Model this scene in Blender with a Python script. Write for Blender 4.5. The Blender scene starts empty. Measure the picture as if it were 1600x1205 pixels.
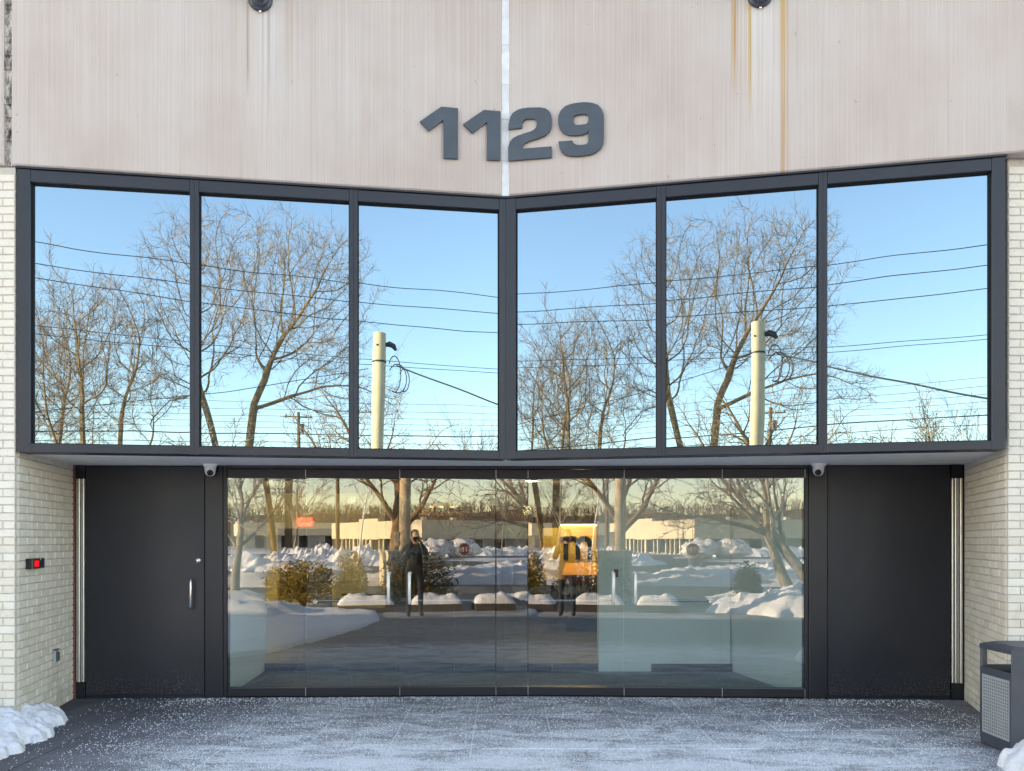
import bpy, bmesh, math, random
from mathutils import Vector, Matrix, noise
from mathutils.geometry import tessellate_polygon
R = math.radians
S = bpy.context.scene
COL = S.collection

# ------------------------------------------------------------------ camera, sky, sun, exposure
EYE = 1.6
cd = bpy.data.cameras.new('camera'); cam = bpy.data.objects.new('camera', cd); COL.objects.link(cam)
cam.location = (0, 0, EYE); cam.rotation_euler = (R(90), 0, 0)
cd.sensor_width = 36; cd.lens = 27; cd.shift_x = 0.00625; cd.shift_y = 0.1497
cd.clip_start = 0.05; cd.clip_end = 6000
S.camera = cam
SUN_DIR = Vector((-1, 0.25, 0)).normalized(); SUN_EL = R(12)
SUN_VEC = Vector((SUN_DIR.x*math.cos(SUN_EL), SUN_DIR.y*math.cos(SUN_EL), math.sin(SUN_EL)))
w = bpy.data.worlds.new('World'); S.world = w; w.use_nodes = True
wn = w.node_tree.nodes; wl = w.node_tree.links
sky = wn.new('ShaderNodeTexSky'); sky.sky_type = 'NISHITA'; sky.sun_disc = False
sky.sun_elevation = SUN_EL; sky.sun_rotation = math.atan2(SUN_DIR.x, SUN_DIR.y)
sky.altitude = 50; sky.air_density = 1.0; sky.dust_density = 0.25; sky.ozone_density = 1.4
wn['Background'].inputs['Strength'].default_value = 0.15
wl.new(sky.outputs[0], wn['Background'].inputs['Color'])
sd = bpy.data.lights.new('sun', 'SUN'); sun = bpy.data.objects.new('sun', sd); COL.objects.link(sun)
sd.energy = 4.0; sd.angle = R(0.5); sd.color = (1.0, 0.82, 0.58)
sun.rotation_euler = SUN_VEC.to_track_quat('Z', 'Y').to_euler(); sun.location = (-40, 10, 30)
vs = S.view_settings
S.display_settings.display_device = 'sRGB'
vs.view_transform = 'Standard'; vs.look = 'None'; vs.gamma = 1.0; vs.use_curve_mapping = False
vs.exposure = 2.45
vs.use_white_balance = True; vs.white_balance_temperature = 8000; vs.white_balance_tint = 20
S.render.engine = 'CYCLES'
cy = S.cycles
cy.use_denoising = True; cy.max_bounces = 10; cy.transparent_max_bounces = 24
cy.glossy_bounces = 6; cy.diffuse_bounces = 4; cy.sample_clamp_indirect = 6.0
cy.caustics_reflective = False; cy.caustics_refractive = False

# ------------------------------------------------------------------ material helpers
class NT:
    def __init__(s, name):
        s.m = bpy.data.materials.new(name); s.m.use_nodes = True
        s.t = s.m.node_tree; s.n = s.t.nodes; s.l = s.t.links
        s.b = s.n['Principled BSDF']; s.out = s.n['Material Output']
    def new(s, kind, **kw):
        nd = s.n.new(kind)
        for k, v in kw.items(): setattr(nd, k, v)
        return nd
    def link(s, a, b): s.l.new(a, b)
    def coord(s, which='Object', scale=(1, 1, 1), rot=(0, 0, 0), loc=(0, 0, 0)):
        if which == 'World': o = s.new('ShaderNodeNewGeometry').outputs['Position']
        else: o = s.new('ShaderNodeTexCoord').outputs[which]
        mp = s.new('ShaderNodeMapping'); mp.inputs['Scale'].default_value = scale
        mp.inputs['Rotation'].default_value = rot; mp.inputs['Location'].default_value = loc
        s.link(o, mp.inputs[0]); return mp.outputs[0]
    def noise(s, vec, scale, detail=3, rough=0.55, dist=0.0):
        nd = s.new('ShaderNodeTexNoise'); nd.inputs['Scale'].default_value = scale
        nd.inputs['Detail'].default_value = detail; nd.inputs['Roughness'].default_value = rough
        nd.inputs['Distortion'].default_value = dist
        s.link(vec, nd.inputs['Vector']); return nd.outputs['Fac']
    def ramp(s, fac, stops):
        nd = s.new('ShaderNodeValToRGB'); e = nd.color_ramp.elements
        while len(e) < len(stops): e.new(0.5)
        for i, (p, c) in enumerate(stops):
            e[i].position = p
            e[i].color = (c, c, c, 1) if isinstance(c, (int, float)) else (*c, 1)
        s.link(fac, nd.inputs[0]); return nd.outputs[0]
    def math(s, op, a, b=None, c=None, clamp=False):
        nd = s.new('ShaderNodeMath', operation=op, use_clamp=clamp)
        for i, v in enumerate((a, b, c)):
            if v is None: continue
            if isinstance(v, (int, float)): nd.inputs[i].default_value = v
            else: s.link(v, nd.inputs[i])
        return nd.outputs[0]
    def mix(s, fac, a, b, blend='MIX'):
        nd = s.new('ShaderNodeMix', data_type='RGBA', blend_type=blend)
        if isinstance(fac, (int, float)): nd.inputs[0].default_value = fac
        else: s.link(fac, nd.inputs[0])
        for i, v in ((6, a), (7, b)):
            if isinstance(v, tuple): nd.inputs[i].default_value = (*v, 1)
            else: s.link(v, nd.inputs[i])
        return nd.outputs[2]
    def smooth(s, v, lo, hi):
        nd = s.new('ShaderNodeMapRange', interpolation_type='SMOOTHSTEP')
        nd.inputs['From Min'].default_value = lo; nd.inputs['From Max'].default_value = hi
        s.link(v, nd.inputs['Value']); return nd.outputs[0]
    def sep(s, vec):
        nd = s.new('ShaderNodeSeparateXYZ'); s.link(vec, nd.inputs[0]); return nd.outputs
    def bump(s, h, strength=0.3, dist=0.01):
        nd = s.new('ShaderNodeBump'); nd.inputs['Strength'].default_value = strength
        nd.inputs['Distance'].default_value = dist
        s.link(h, nd.inputs['Height']); s.link(nd.outputs[0], s.b.inputs['Normal'])
    def col(s, c):
        if isinstance(c, tuple): s.b.inputs['Base Color'].default_value = (*c, 1)
        else: s.link(c, s.b.inputs['Base Color'])
    def set(s, rough=0.7, metal=0.0, spec=0.5):
        s.b.inputs['Roughness'].default_value = rough; s.b.inputs['Metallic'].default_value = metal
        s.b.inputs['Specular IOR Level'].default_value = spec
def simple(name, c, rough=0.7, metal=0.0, var=0.12, scale=6.0, bump=0.0, bscale=80.0, spec=0.5, which='Object'):
    t = NT(name); t.set(rough, metal, spec)
    v = t.coord(which)
    n = t.noise(v, scale, 4)
    lo = tuple(x*(1-var) for x in c); hi = tuple(min(1, x*(1+var)) for x in c)
    t.col(t.ramp(n, [(0.3, lo), (0.7, hi)]))
    if bump: t.bump(t.noise(v, bscale, 3), bump, 0.004)
    return t.m
M = {}
M['black_paint'] = simple('black_paint', (0.0105, 0.012, 0.018), 0.42, var=0.10, scale=3, bump=0.05, bscale=160)
def door_paint():
    t = NT('door_paint'); t.set(0.42)
    v = t.coord('World'); z = t.sep(v)[2]; n = t.noise(v, 3, 4); big = t.noise(t.coord('World', scale=(1, 1, .35)), 1.3, 4)
    c = t.ramp(n, [(0.3, (0.0125, 0.0145, 0.021)), (0.7, (0.0165, 0.0185, 0.026))])
    sp = t.smooth(t.noise(v, 70, 4, 0.7), 0.50, 0.68); low = t.math('SUBTRACT', 1.0, t.smooth(z, 0.02, 0.42))
    c = t.mix(t.math('MULTIPLY', t.math('MULTIPLY', sp, low), 0.30), c, (0.30, 0.30, 0.31))
    sc = t.smooth(t.noise(t.coord('World', scale=(3, 3, 60)), 1.0, 3, 0.7), 0.68, 0.74)
    c = t.mix(t.math('MULTIPLY', sc, 0.07), c, (0.30, 0.30, 0.32)); t.col(c)
    t.link(t.ramp(big, [(0.3, 0.36), (0.7, 0.55)]), t.b.inputs['Roughness']); t.bump(t.noise(v, 160, 3), 0.06, 0.004); return t.m
M['door_paint'] = door_paint()
M['frame_paint'] = simple('frame_paint', (0.018, 0.022, 0.031), 0.40, var=0.12, scale=2.5, bump=0.04, bscale=120)
M['gap'] = simple('gap', (0.006, 0.006, 0.007), 0.9)
M['aluminium'] = simple('aluminium', (0.62, 0.62, 0.61), 0.38, 0.85, var=0.06, scale=20)
M['satin_metal'] = simple('satin_metal', (0.70, 0.69, 0.66), 0.4, 0.35, var=0.05, scale=20)
M['steel'] = simple('steel', (0.66, 0.64, 0.60), 0.25, 1.0, var=0.05, scale=20)
M['soffit_white'] = simple('soffit_white', (0.86, 0.86, 0.86), 0.7, var=0.05, scale=1.2)
M['plastic_white'] = simple('plastic_white', (0.78, 0.78, 0.78), 0.35, var=0.03)
M['plastic_black'] = simple('plastic_black', (0.012, 0.012, 0.014), 0.3, var=0.1)
M['lens_black'] = simple('lens_black', (0.004, 0.004, 0.006), 0.08)
M['red_strip'] = simple('red_strip', (0.16, 0.06, 0.05), 0.7)
M['numeral_grey'] = simple('numeral_grey', (0.058, 0.075, 0.093), 0.5, var=0.12, scale=9)
M['sealant'] = simple('sealant', (0.70, 0.71, 0.72), 0.8, var=0.09, scale=14, bump=0.4, bscale=30)
M['mortar'] = simple('mortar', (0.52, 0.485, 0.43), 0.95, var=0.2, scale=20, bump=0.5, bscale=200)
M['bin_grey'] = simple('bin_grey', (0.050, 0.060, 0.078), 0.45, var=0.12, scale=7, bump=0.08, bscale=200)
M['bin_panel'] = simple('bin_panel', (0.36, 0.39, 0.40), 0.5, 0.2, var=0.06, scale=9)
M['dark_cavity'] = simple('dark_cavity', (0.012, 0.012, 0.013), 0.9)
M['lamp_metal'] = simple('lamp_metal', (0.035, 0.045, 0.065), 0.32, 0.1, var=0.15, scale=20)
M['asphalt'] = simple('asphalt', (0.075, 0.078, 0.085), 0.85, var=0.35, scale=0.7, bump=0.4, bscale=60, which='World')
M['bark'] = simple('bark', (0.24, 0.145, 0.07), 0.9, var=0.45, scale=2.5, bump=0.9, bscale=14)
M['twig'] = simple('twig', (0.25, 0.15, 0.07), 0.9, var=0.35, scale=0.5)
M['pale_bark'] = simple('pale_bark', (0.30, 0.25, 0.19), 0.9, var=0.4, scale=4, bump=0.8, bscale=18)
M['pole_concrete'] = simple('pole_concrete', (0.58, 0.445, 0.28), 0.85, var=0.08, scale=3, bump=0.15, bscale=50)
M['wood_mass'] = simple('wood_mass', (0.15, 0.095, 0.06), 0.95, var=0.35, scale=0.2)
M['pole_wood'] = simple('pole_wood', (0.20, 0.12, 0.06), 0.9, var=0.3, scale=3)
M['cable'] = simple('cable', (0.012, 0.012, 0.014), 0.6)
M['stucco'] = simple('stucco', (0.68, 0.58, 0.41), 0.85, var=0.07, scale=0.8)
M['shop_wall'] = simple('shop_wall', (0.42, 0.39, 0.34), 0.9, var=0.12, scale=0.6)
M['shop_glass'] = simple('shop_glass', (0.03, 0.03, 0.03), 0.08)
M['sign_red'] = simple('sign_red', (0.24, 0.02, 0.022), 0.4)
M['sign_white'] = simple('sign_white', (0.78, 0.76, 0.72), 0.5)
M['car_red'] = simple('car_red', (0.40, 0.018, 0.012), 0.22, var=0.04)
M['rubber'] = simple('rubber', (0.012, 0.012, 0.012), 0.8)
M['car_glass'] = simple('car_glass', (0.015, 0.018, 0.02), 0.06)
M['wall_white'] = simple('wall_white', (0.82, 0.83, 0.82), 0.8, var=0.04, scale=1.0)
M['wall_beige'] = simple('wall_beige', (0.42, 0.36, 0.24), 0.8, var=0.06, scale=1.0)
M['wall_dark'] = simple('wall_dark', (0.05, 0.045, 0.04), 0.8)
M['wood_brown'] = simple('wood_brown', (0.16, 0.085, 0.04), 0.6, var=0.35, scale=4)
M['sign_yellow'] = simple('sign_yellow', (0.80, 0.48, 0.07), 0.6, var=0.06)
M['desk_orange'] = simple('desk_orange', (0.70, 0.28, 0.03), 0.5, var=0.08)
M['planter_stone'] = simple('planter_stone', (0.075, 0.06, 0.05), 0.9, var=0.25, scale=8, bump=0.5, bscale=60)
M['cloth_dark'] = simple('cloth_dark', (0.018, 0.02, 0.026), 0.95, var=0.25, scale=30, bump=0.3, bscale=300)
M['cloth_jean'] = simple('cloth_jean', (0.03, 0.035, 0.05), 0.95, var=0.25, scale=30, bump=0.3, bscale=300)
M['skin'] = simple('skin', (0.50, 0.31, 0.22), 0.55, var=0.08, scale=14)
M['hair'] = simple('hair', (0.03, 0.02, 0.014), 0.7, var=0.3, scale=60)
M['shoe'] = simple('shoe', (0.02, 0.02, 0.02), 0.6)

def glow(name, c, strength):
    t = NT(name); t.col(tuple(.7*x for x in c))
    t.b.inputs['Emission Color'].default_value = (*c, 1); t.b.inputs['Emission Strength'].default_value = strength
    return t.m
M['lamp_glow'] = glow('lamp_glow', (1.0, 0.93, 0.82), 6.0)
M['warm_glow'] = glow('warm_glow', (1.0, 0.45, 0.10), 2.2)
M['exit_glow'] = glow('exit_glow', (1.0, 0.10, 0.04), 0.9)
M['screen_red'] = glow('screen_red', (1.0, 0.012, 0.02), 0.12)

# concrete cladding panel: fine vertical combing, soft stains, run-off streaks below the lamps
def concrete(name, rust_at=None, rust_col=(0.42, 0.20, 0.05), rust_amt=0.7, seed=0.0):
    t = NT(name); t.set(0.9, 0, 0.25)
    base = t.coord('Object', loc=(seed, 0, seed*2))
    fine = t.noise(t.coord('Object', scale=(95, 1, 0.35), loc=(seed, 0, seed)), 1.0, 3, 0.7)
    mid = t.noise(t.coord('Object', scale=(26, 1, 0.22), loc=(seed, 0, seed)), 1.0, 3, 0.6)
    big = t.noise(t.coord('Object', scale=(0.9, 1, 0.7), loc=(seed*3, 0, seed)), 1.0, 4, 0.6)
    c = t.ramp(big, [(0.32, (0.47, 0.385, 0.345)), (0.5, (0.515, 0.445, 0.405)), (0.72, (0.53, 0.49, 0.46))])
    c = t.mix(t.smooth(fine, 0.42, 0.70), c, t.mix(0.30, c, (0.72, 0.68, 0.64)))
    c = t.mix(t.math('MULTIPLY', t.smooth(mid, 0.56, 0.78), 0.40), c, (0.40, 0.32, 0.28))
    pit = t.noise(base, 55, 2); c = t.mix(t.math('MULTIPLY', t.smooth(pit, 0.70, 0.76), 0.35), c, (0.33, 0.27, 0.23))
    blot = t.noise(t.coord('Object', scale=(1.6, 1, .55), loc=(seed, 2, seed)), 1.0, 6, 0.7)
    c = t.mix(t.math('MULTIPLY', t.smooth(blot, 0.55, 0.68), 0.30), c, (0.43, 0.36, 0.32)); c = t.mix(t.math('MULTIPLY', t.smooth(blot, 0.32, 0.44), -0.25), c, (0.43, 0.36, 0.32))
    chip = t.noise(t.coord('Object', scale=(1, 1, .6), loc=(seed*2, 0, 1)), 17, 2, 0.5)
    c = t.mix(t.math('MULTIPLY', t.smooth(chip, 0.75, 0.775), 0.5), c, (0.30, 0.22, 0.16))
    xyz = t.sep(t.coord('Object'))
    if rust_at:
        for (ux, half, zend, col, amt, ztop) in rust_at:
            d = t.math('ABSOLUTE', t.math('SUBTRACT', xyz[0], ux))
            wob = t.noise(t.coord('Object', scale=(70, 1, 0.6), loc=(ux, 0, 0)), 1.0, 2)
            line = t.math('SUBTRACT', 1.0, t.smooth(d, half*0.25, half))
            fall = t.smooth(xyz[2], zend, ztop)
            f = t.math('MULTIPLY', t.math('MULTIPLY', line, fall), t.math('MULTIPLY', t.smooth(wob, 0.25, 0.62), amt))
            c = t.mix(f, c, col)
    t.col(c)
    ribs = t.new('ShaderNodeTexWave', wave_type='BANDS', bands_direction='X')
    ribs.inputs['Scale'].default_value = 22; ribs.inputs['Distortion'].default_value = 1.2
    t.link(t.coord('Object', scale=(1, 1, 0.05)), ribs.inputs[0])
    h = t.math('ADD', t.math('MULTIPLY', ribs.outputs['Fac'], 0.5), fine)
    t.bump(h, 0.22, 0.005)
    return t.m
# painted white-cream brick, tint differs a little from brick to brick
def brick_mat():
    t = NT('painted_brick'); t.set(0.75, 0, 0.3)
    oi = t.new('ShaderNodeObjectInfo').outputs['Random']
    v = t.coord('World')
    c = t.ramp(oi, [(0.0, (0.69, 0.625, 0.515)), (0.5, (0.74, 0.68, 0.575)), (1.0, (0.77, 0.72, 0.63))])
    n = t.noise(v, 9, 5); c = t.mix(t.math('MULTIPLY', t.smooth(n, 0.5, 0.75), 0.28), c, (0.46, 0.40, 0.31))
    sp = t.noise(t.coord('World', scale=(1, 1, 1)), 60, 2); c = t.mix(t.math('MULTIPLY', t.smooth(sp, 0.69, 0.74), 0.6), c, (0.22, 0.18, 0.14))
    low = t.math('SUBTRACT', 1.0, t.smooth(t.sep(v)[2], 0.0, 0.5))
    c = t.mix(t.math('MULTIPLY', t.math('MULTIPLY', low, t.smooth(t.noise(v, 5, 5), 0.4, 0.7)), 0.55), c, (0.36, 0.31, 0.22))
    t.col(c); t.bump(t.noise(v, 45, 4), 0.35, 0.006); return t.m
M['brick'] = brick_mat()
def far_brick():
    t = NT('far_brick'); t.set(0.8)
    b = t.new('ShaderNodeTexBrick'); b.inputs['Scale'].default_value = 1.0
    b.inputs['Brick Width'].default_value = 0.205; b.inputs['Row Height'].default_value = 0.0672
    b.inputs['Mortar Size'].default_value = 0.004
    b.inputs['Color1'].default_value = (0.76, 0.71, 0.62, 1); b.inputs['Color2'].default_value = (0.70, 0.65, 0.56, 1)
    b.inputs['Mortar'].default_value = (0.50, 0.47, 0.42, 1)
    p = t.sep(t.coord('World')); cb = t.new('ShaderNodeCombineXYZ')
    t.link(t.math('ADD', p[0], p[1]), cb.inputs[0]); t.link(p[2], cb.inputs[1])
    t.link(cb.outputs[0], b.inputs['Vector']); t.col(b.outputs['Color']); t.bump(b.outputs['Fac'], -0.4, 0.005)
    return t.m
M['far_brick'] = far_brick()

# mirror-coated upper glazing: reflects the street, dark room behind
def mirror_glass():
    t = NT('coated_glass'); n = t.n; n.remove(t.b)
    gl = t.new('ShaderNodeBsdfGlossy'); gl.inputs['Roughness'].default_value = 0.0
    gl.inputs['Color'].default_value = (0.61, 0.865, 1.0, 1)
    df = t.new('ShaderNodeBsdfDiffuse'); df.inputs['Color'].default_value = (0.01, 0.014, 0.016, 1)
    fr = t.new('ShaderNodeFresnel'); fr.inputs['IOR'].default_value = 1.5
    f = t.math('ADD', t.math('MULTIPLY', fr.outputs[0], 0.6), 0.47, clamp=True)
    mx = t.new('ShaderNodeMixShader'); t.link(f, mx.inputs[0]); t.link(df.outputs[0], mx.inputs[1]); t.link(gl.outputs[0], mx.inputs[2])
    bp = t.new('ShaderNodeBump'); bp.inputs['Strength'].default_value = 1.0; bp.inputs['Distance'].default_value = 0.0017
    oi = t.new('ShaderNodeObjectInfo'); cmb = t.new('ShaderNodeVectorMath', operation='ADD')
    t.link(t.coord('Object'), cmb.inputs[0]); t.link(oi.outputs['Random'], cmb.inputs[1])
    t.link(t.noise(cmb.outputs[0], 0.9, 1), bp.inputs['Height']); t.link(bp.outputs[0], gl.inputs['Normal'])
    t.link(mx.outputs[0], t.out.inputs[0]); return t.m
M['coated_glass'] = mirror_glass()
def clear_glass(name, refl, tint):
    t = NT(name); t.n.remove(t.b)
    gl = t.new('ShaderNodeBsdfGlossy'); gl.inputs['Roughness'].default_value = 0.0; gl.inputs['Color'].default_value = (0.87, 0.95, 1.0, 1)
    tr = t.new('ShaderNodeBsdfTransparent'); tr.inputs['Color'].default_value = (*tint, 1)
    fr = t.new('ShaderNodeFresnel'); fr.inputs['IOR'].default_value = 1.52
    lw = t.math('ADD', fr.outputs[0], refl, clamp=True)
    geo = t.new('ShaderNodeNewGeometry')
    f = t.math('MULTIPLY', lw, t.math('SUBTRACT', 1.0, geo.outputs['Backfacing']))
    mx = t.new('ShaderNodeMixShader'); t.link(f, mx.inputs[0]); t.link(tr.outputs[0], mx.inputs[1]); t.link(gl.outputs[0], mx.inputs[2])
    t.link(mx.outputs[0], t.out.inputs[0]); return t.m
M['door_glass'] = clear_glass('door_glass', 0.14, (0.80, 0.86, 0.85))
M['inner_glass'] = clear_glass('inner_glass', 0.0, (0.90, 0.93, 0.92))

# frosted paving
def paving(name, joint=False):
    t = NT(name); t.set(0.8, 0, 0.35)
    P = t.coord('World'); xyz = t.sep(P)
    oi = t.new('ShaderNodeObjectInfo').outputs['Random']
    dark = t.ramp(oi, [(0, (0.066, 0.066, 0.074)), (1, (0.098, 0.096, 0.104))])
    n0 = t.noise(P, 2.2, 5, 0.65); dark = t.mix(t.smooth(n0, 0.35, 0.7), dark, t.mix(0.55, dark, (0.14, 0.14, 0.15)))
    # where the frost lies: thick in front, thin along the left side and near the wall
    side = t.smooth(xyz[0], -3.9, -1.6)
    right = t.math('SUBTRACT', 1.0, t.math('MULTIPLY', t.smooth(xyz[0], 2.4, 4.0), 0.35))
    near = t.math('SUBTRACT', 1.0, t.math('MULTIPLY', t.smooth(xyz[1], 5.5, 7.1), 0.45))
    dens = t.math('MULTIPLY', t.math('MULTIPLY', side, right), near)
    streak = t.noise(t.coord('World', scale=(1.0, 2.2, 1), rot=(0, 0, 0.12)), 1.9, 8, 0.72, 0.6)
    dens = t.math('MULTIPLY', dens, t.math('ADD', 0.58, t.math('MULTIPLY', t.smooth(streak, 0.34, 0.66), 0.55)))
    sp1 = t.noise(P, 95, 2, 0.75); sp2 = t.noise(P, 34, 4, 0.7); sp3 = t.noise(P, 190, 1, 0.6)
    sp = t.math('ADD', t.math('MULTIPLY', sp1, 0.5), t.math('ADD', t.math('MULTIPLY', sp2, 0.28), t.math('MULTIPLY', sp3, 0.22)))
    dens = t.math('MULTIPLY', dens, t.math('ADD', 0.38, t.math('MULTIPLY', t.smooth(xyz[1], 3.2, 4.7), 0.62)))
    thr = t.math('SUBTRACT', 0.62, t.math('MULTIPLY', dens, 0.245))
    m = t.math('MULTIPLY', t.math('SUBTRACT', sp, thr), 13.0, clamp=True)
    m = t.math('MAXIMUM', t.math('MULTIPLY', m, 0.92), t.math('MULTIPLY', dens, 0.24), clamp=True)
    if joint:
        m = t.math('MULTIPLY', t.math('ADD', t.math('MULTIPLY', dens, 1.6), -0.1, clamp=True), 0.9)
        dark = (0.025, 0.025, 0.027)
    t.col(t.mix(m, dark, (0.86, 0.86, 0.86)))
    t.bump(t.math('ADD', m, t.math('MULTIPLY', n0, 0.4)), 0.4, 0.004)
    return t.m
M['paving'] = paving('frosted_paving'); M['joint'] = paving('frosted_joint', True)
def snow(name, c, dirt):
    t = NT(name); t.set(0.7, 0, 0.2)
    v = t.coord('World'); n = t.noise(v, 3.5, 6, 0.65)
    k = t.mix(t.math('MULTIPLY', t.smooth(n, 0.5, 0.72), dirt), c, (0.30, 0.26, 0.21))
    t.col(k); t.bump(t.math('ADD', t.noise(v, 22, 5), t.math('MULTIPLY', t.noise(v, 120, 2), 0.25)), 0.5, 0.02)
    t.b.inputs['Subsurface Weight'].default_value = 0.0
    return t.m
M['snow'] = snow('snow', (0.78, 0.79, 0.81), 0.14)
M['snow_dirty'] = snow('snow_dirty', (0.74, 0.73, 0.72), 0.55)
def ground_mat():
    t = NT('winter_ground'); t.set(0.9)
    v = t.coord('World'); n = t.noise(v, 0.11, 6, 0.6)
    c = t.mix(t.smooth(n, 0.42, 0.56), (0.085, 0.085, 0.09), (0.70, 0.71, 0.74))
    t.col(c); return t.m
M['ground'] = ground_mat()
def hill_mat():
    t = NT('hill_floor'); t.set(1.0)
    n = t.noise(t.coord('World'), 0.05, 6, 0.6)
    t.col(t.ramp(n, [(0.35, (0.085, 0.052, 0.034)), (0.65, (0.15, 0.095, 0.058))])); return t.m
M['hill'] = hill_mat()
def leaf(name, a, b):
    t = NT(name); t.set(0.6, 0, 0.3)
    n = t.noise(t.coord('World'), 7, 3); t.col(t.ramp(n, [(0.35, a), (0.65, b)])); return t.m
M['yew'] = leaf('yew_leaf', (0.018, 0.024, 0.012), (0.05, 0.055, 0.022))
M['juniper'] = leaf('juniper_leaf', (0.30, 0.21, 0.015), (0.48, 0.34, 0.035))

# ------------------------------------------------------------------ mesh helpers
class MB:
    def __init__(s): s.v = []; s.f = []
    def poly(s, pts, faces):
        o = len(s.v); s.v += [tuple(p) for p in pts]; s.f += [tuple(i+o for i in f) for f in faces]; return s
    def box(s, x0, x1, y0, y1, z0, z1):
        return s.poly([(x0,y0,z0),(x1,y0,z0),(x1,y1,z0),(x0,y1,z0),(x0,y0,z1),(x1,y0,z1),(x1,y1,z1),(x0,y1,z1)],
                      [(0,3,2,1),(4,5,6,7),(0,1,5,4),(1,2,6,5),(2,3,7,6),(3,0,4,7)])
    def bevbox(s, x0, x1, y0, y1, z0, z1, b=0.004):
        # front (-y) edges chamfered
        P = [(x0,y1,z0),(x1,y1,z0),(x1,y1,z1),(x0,y1,z1),(x0,y0+b,z0),(x1,y0+b,z0),(x1,y0+b,z1),(x0,y0+b,z1),
             (x0+b,y0,z0+b),(x1-b,y0,z0+b),(x1-b,y0,z1-b),(x0+b,y0,z1-b)]
        return s.poly(P, [(0,3,2,1),(8,9,10,11),(0,1,5,4),(1,2,6,5),(2,3,7,6),(3,0,4,7),(4,5,9,8),(5,6,10,9),(6,7,11,10),(7,4,8,11)])
    def prism(s, pts, z0, z1):
        n = len(pts)
        area = sum(pts[i][0]*pts[(i+1) % n][1]-pts[(i+1) % n][0]*pts[i][1] for i in range(n))
        if area < 0: pts = pts[::-1]
        return s.poly([(x, y, z0) for x, y in pts]+[(x, y, z1) for x, y in pts],
                      [tuple(range(n-1, -1, -1)), tuple(range(n, 2*n))]+[(i, (i+1) % n, n+(i+1) % n, n+i) for i in range(n)])
    def tube(s, pts, rad, n=8, cap=True):
        pts = [Vector(p) for p in pts]
        if isinstance(rad, (int, float)): rad = [rad]*len(pts)
        o = len(s.v); prev = None
        for i, p in enumerate(pts):
            d = (pts[min(i+1, len(pts)-1)]-pts[max(i-1, 0)]).normalized()
            if prev is None:
                a = d.cross(Vector((0, 0, 1)))
                if a.length < 1e-3: a = Vector((1, 0, 0))
            else: a = prev-d*prev.dot(d)
            a.normalize(); prev = a; b = d.cross(a)
            for k in range(n):
                t = 2*math.pi*k/n; s.v.append(tuple(p+(a*math.cos(t)+b*math.sin(t))*rad[i]))
        for i in range(len(pts)-1):
            for k in range(n):
                k2 = (k+1) % n
                s.f.append((o+i*n+k, o+i*n+k2, o+(i+1)*n+k2, o+(i+1)*n+k))
        if cap:
            s.f.append(tuple(o+k for k in range(n-1, -1, -1))); e = o+(len(pts)-1)*n
            s.f.append(tuple(e+k for k in range(n)))
        return s
    def lathe(s, prof, n=20, mat=None):
        # prof: (radius, height) about local z
        mat = mat or Matrix(); o = len(s.v)
        for r, h in prof:
            for k in range(n):
                t = 2*math.pi*k/n; s.v.append(tuple(mat @ Vector((r*math.cos(t), r*math.sin(t), h))))
        for i in range(len(prof)-1):
            for k in range(n):
                k2 = (k+1) % n; s.f.append((o+i*n+k, o+i*n+k2, o+(i+1)*n+k2, o+(i+1)*n+k))
        s.f.append(tuple(o+k for k in range(n-1, -1, -1))); e = o+(len(prof)-1)*n
        s.f.append(tuple(e+k for k in range(n))); return s
    def mesh(s, name, mat, smooth=False):
        me = bpy.data.meshes.new(name); me.from_pydata(s.v, [], s.f); me.validate()
        if mat is not None: me.materials.append(M[mat] if isinstance(mat, str) else mat)
        if smooth:
            me.polygons.foreach_set('use_smooth', [True]*len(me.polygons))
            try: me.set_sharp_from_angle(angle=R(40))
            except Exception: pass
        me.update(); return me
    def build(s, name, mat, parent=None, mw=None, smooth=False):
        return link(name, s.mesh(name, mat, smooth), parent, mw)
def link(name, me, parent=None, mw=None):
    o = bpy.data.objects.new(name, me); COL.objects.link(o)
    if parent is not None: o.parent = parent
    if mw is not None:
        if parent is not None and parent.type == 'MESH': o.matrix_basis = mw
        else: o.matrix_basis = mw
    return o
def tag(o, label, cat, group=None, kind=None):
    if label: o['label'] = label
    if cat: o['category'] = cat
    if group: o['group'] = group
    if kind: o['kind'] = kind
    return o
def thing(name, label, cat, loc=(0, 0, 0), rz=0, group=None):
    o = bpy.data.objects.new(name, None); COL.objects.link(o); o.location = loc; o.rotation_euler.z = rz
    o.empty_display_size = 0.3
    return tag(o, label, cat, group)
def struct(o): o['kind'] = 'structure'; return o
def fbm(x, y, z=0.0, o=4): return noise.fractal(Vector((x, y, z)), 0.8, 2.0, o)

# ------------------------------------------------------------------ plan of the folded front (two shallow wings that meet in the middle)
F, CX, HZ = 1200.0, 790.0, 842.0
WING = dict(A=((0, 6.97), 8.0, 1), B=((0, 6.97), 10.8, -1), C=((0, 7.82), 6.6, 1), D=((0.229, 7.8465), 4.5, -1), E=((0.2275, 7.80), 1.5, 1), G=((0.2275, 7.80), 2.5, -1))
def wm(w):
    (ax, ay), a, s = WING[w]
    return Matrix.Translation((ax, ay, 0)) @ Matrix.Rotation(R(a)*s, 4, 'Z')
def on(px, py, w):
    """wing-local (u, z) of a measured point of the front"""
    (ax, ay), a, s = WING[w]; t = (px-CX)/F; k = math.tan(R(a))*s
    Y = (ay-k*ax)/(1-t*k)
    X = t*Y; u = (X-ax)*math.cos(R(a))+(Y-ay)*math.sin(R(a))*s
    return u, EYE+(HZ-py)/F*Y
def uu(px, w): return on(px, HZ, w)[0]
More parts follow.
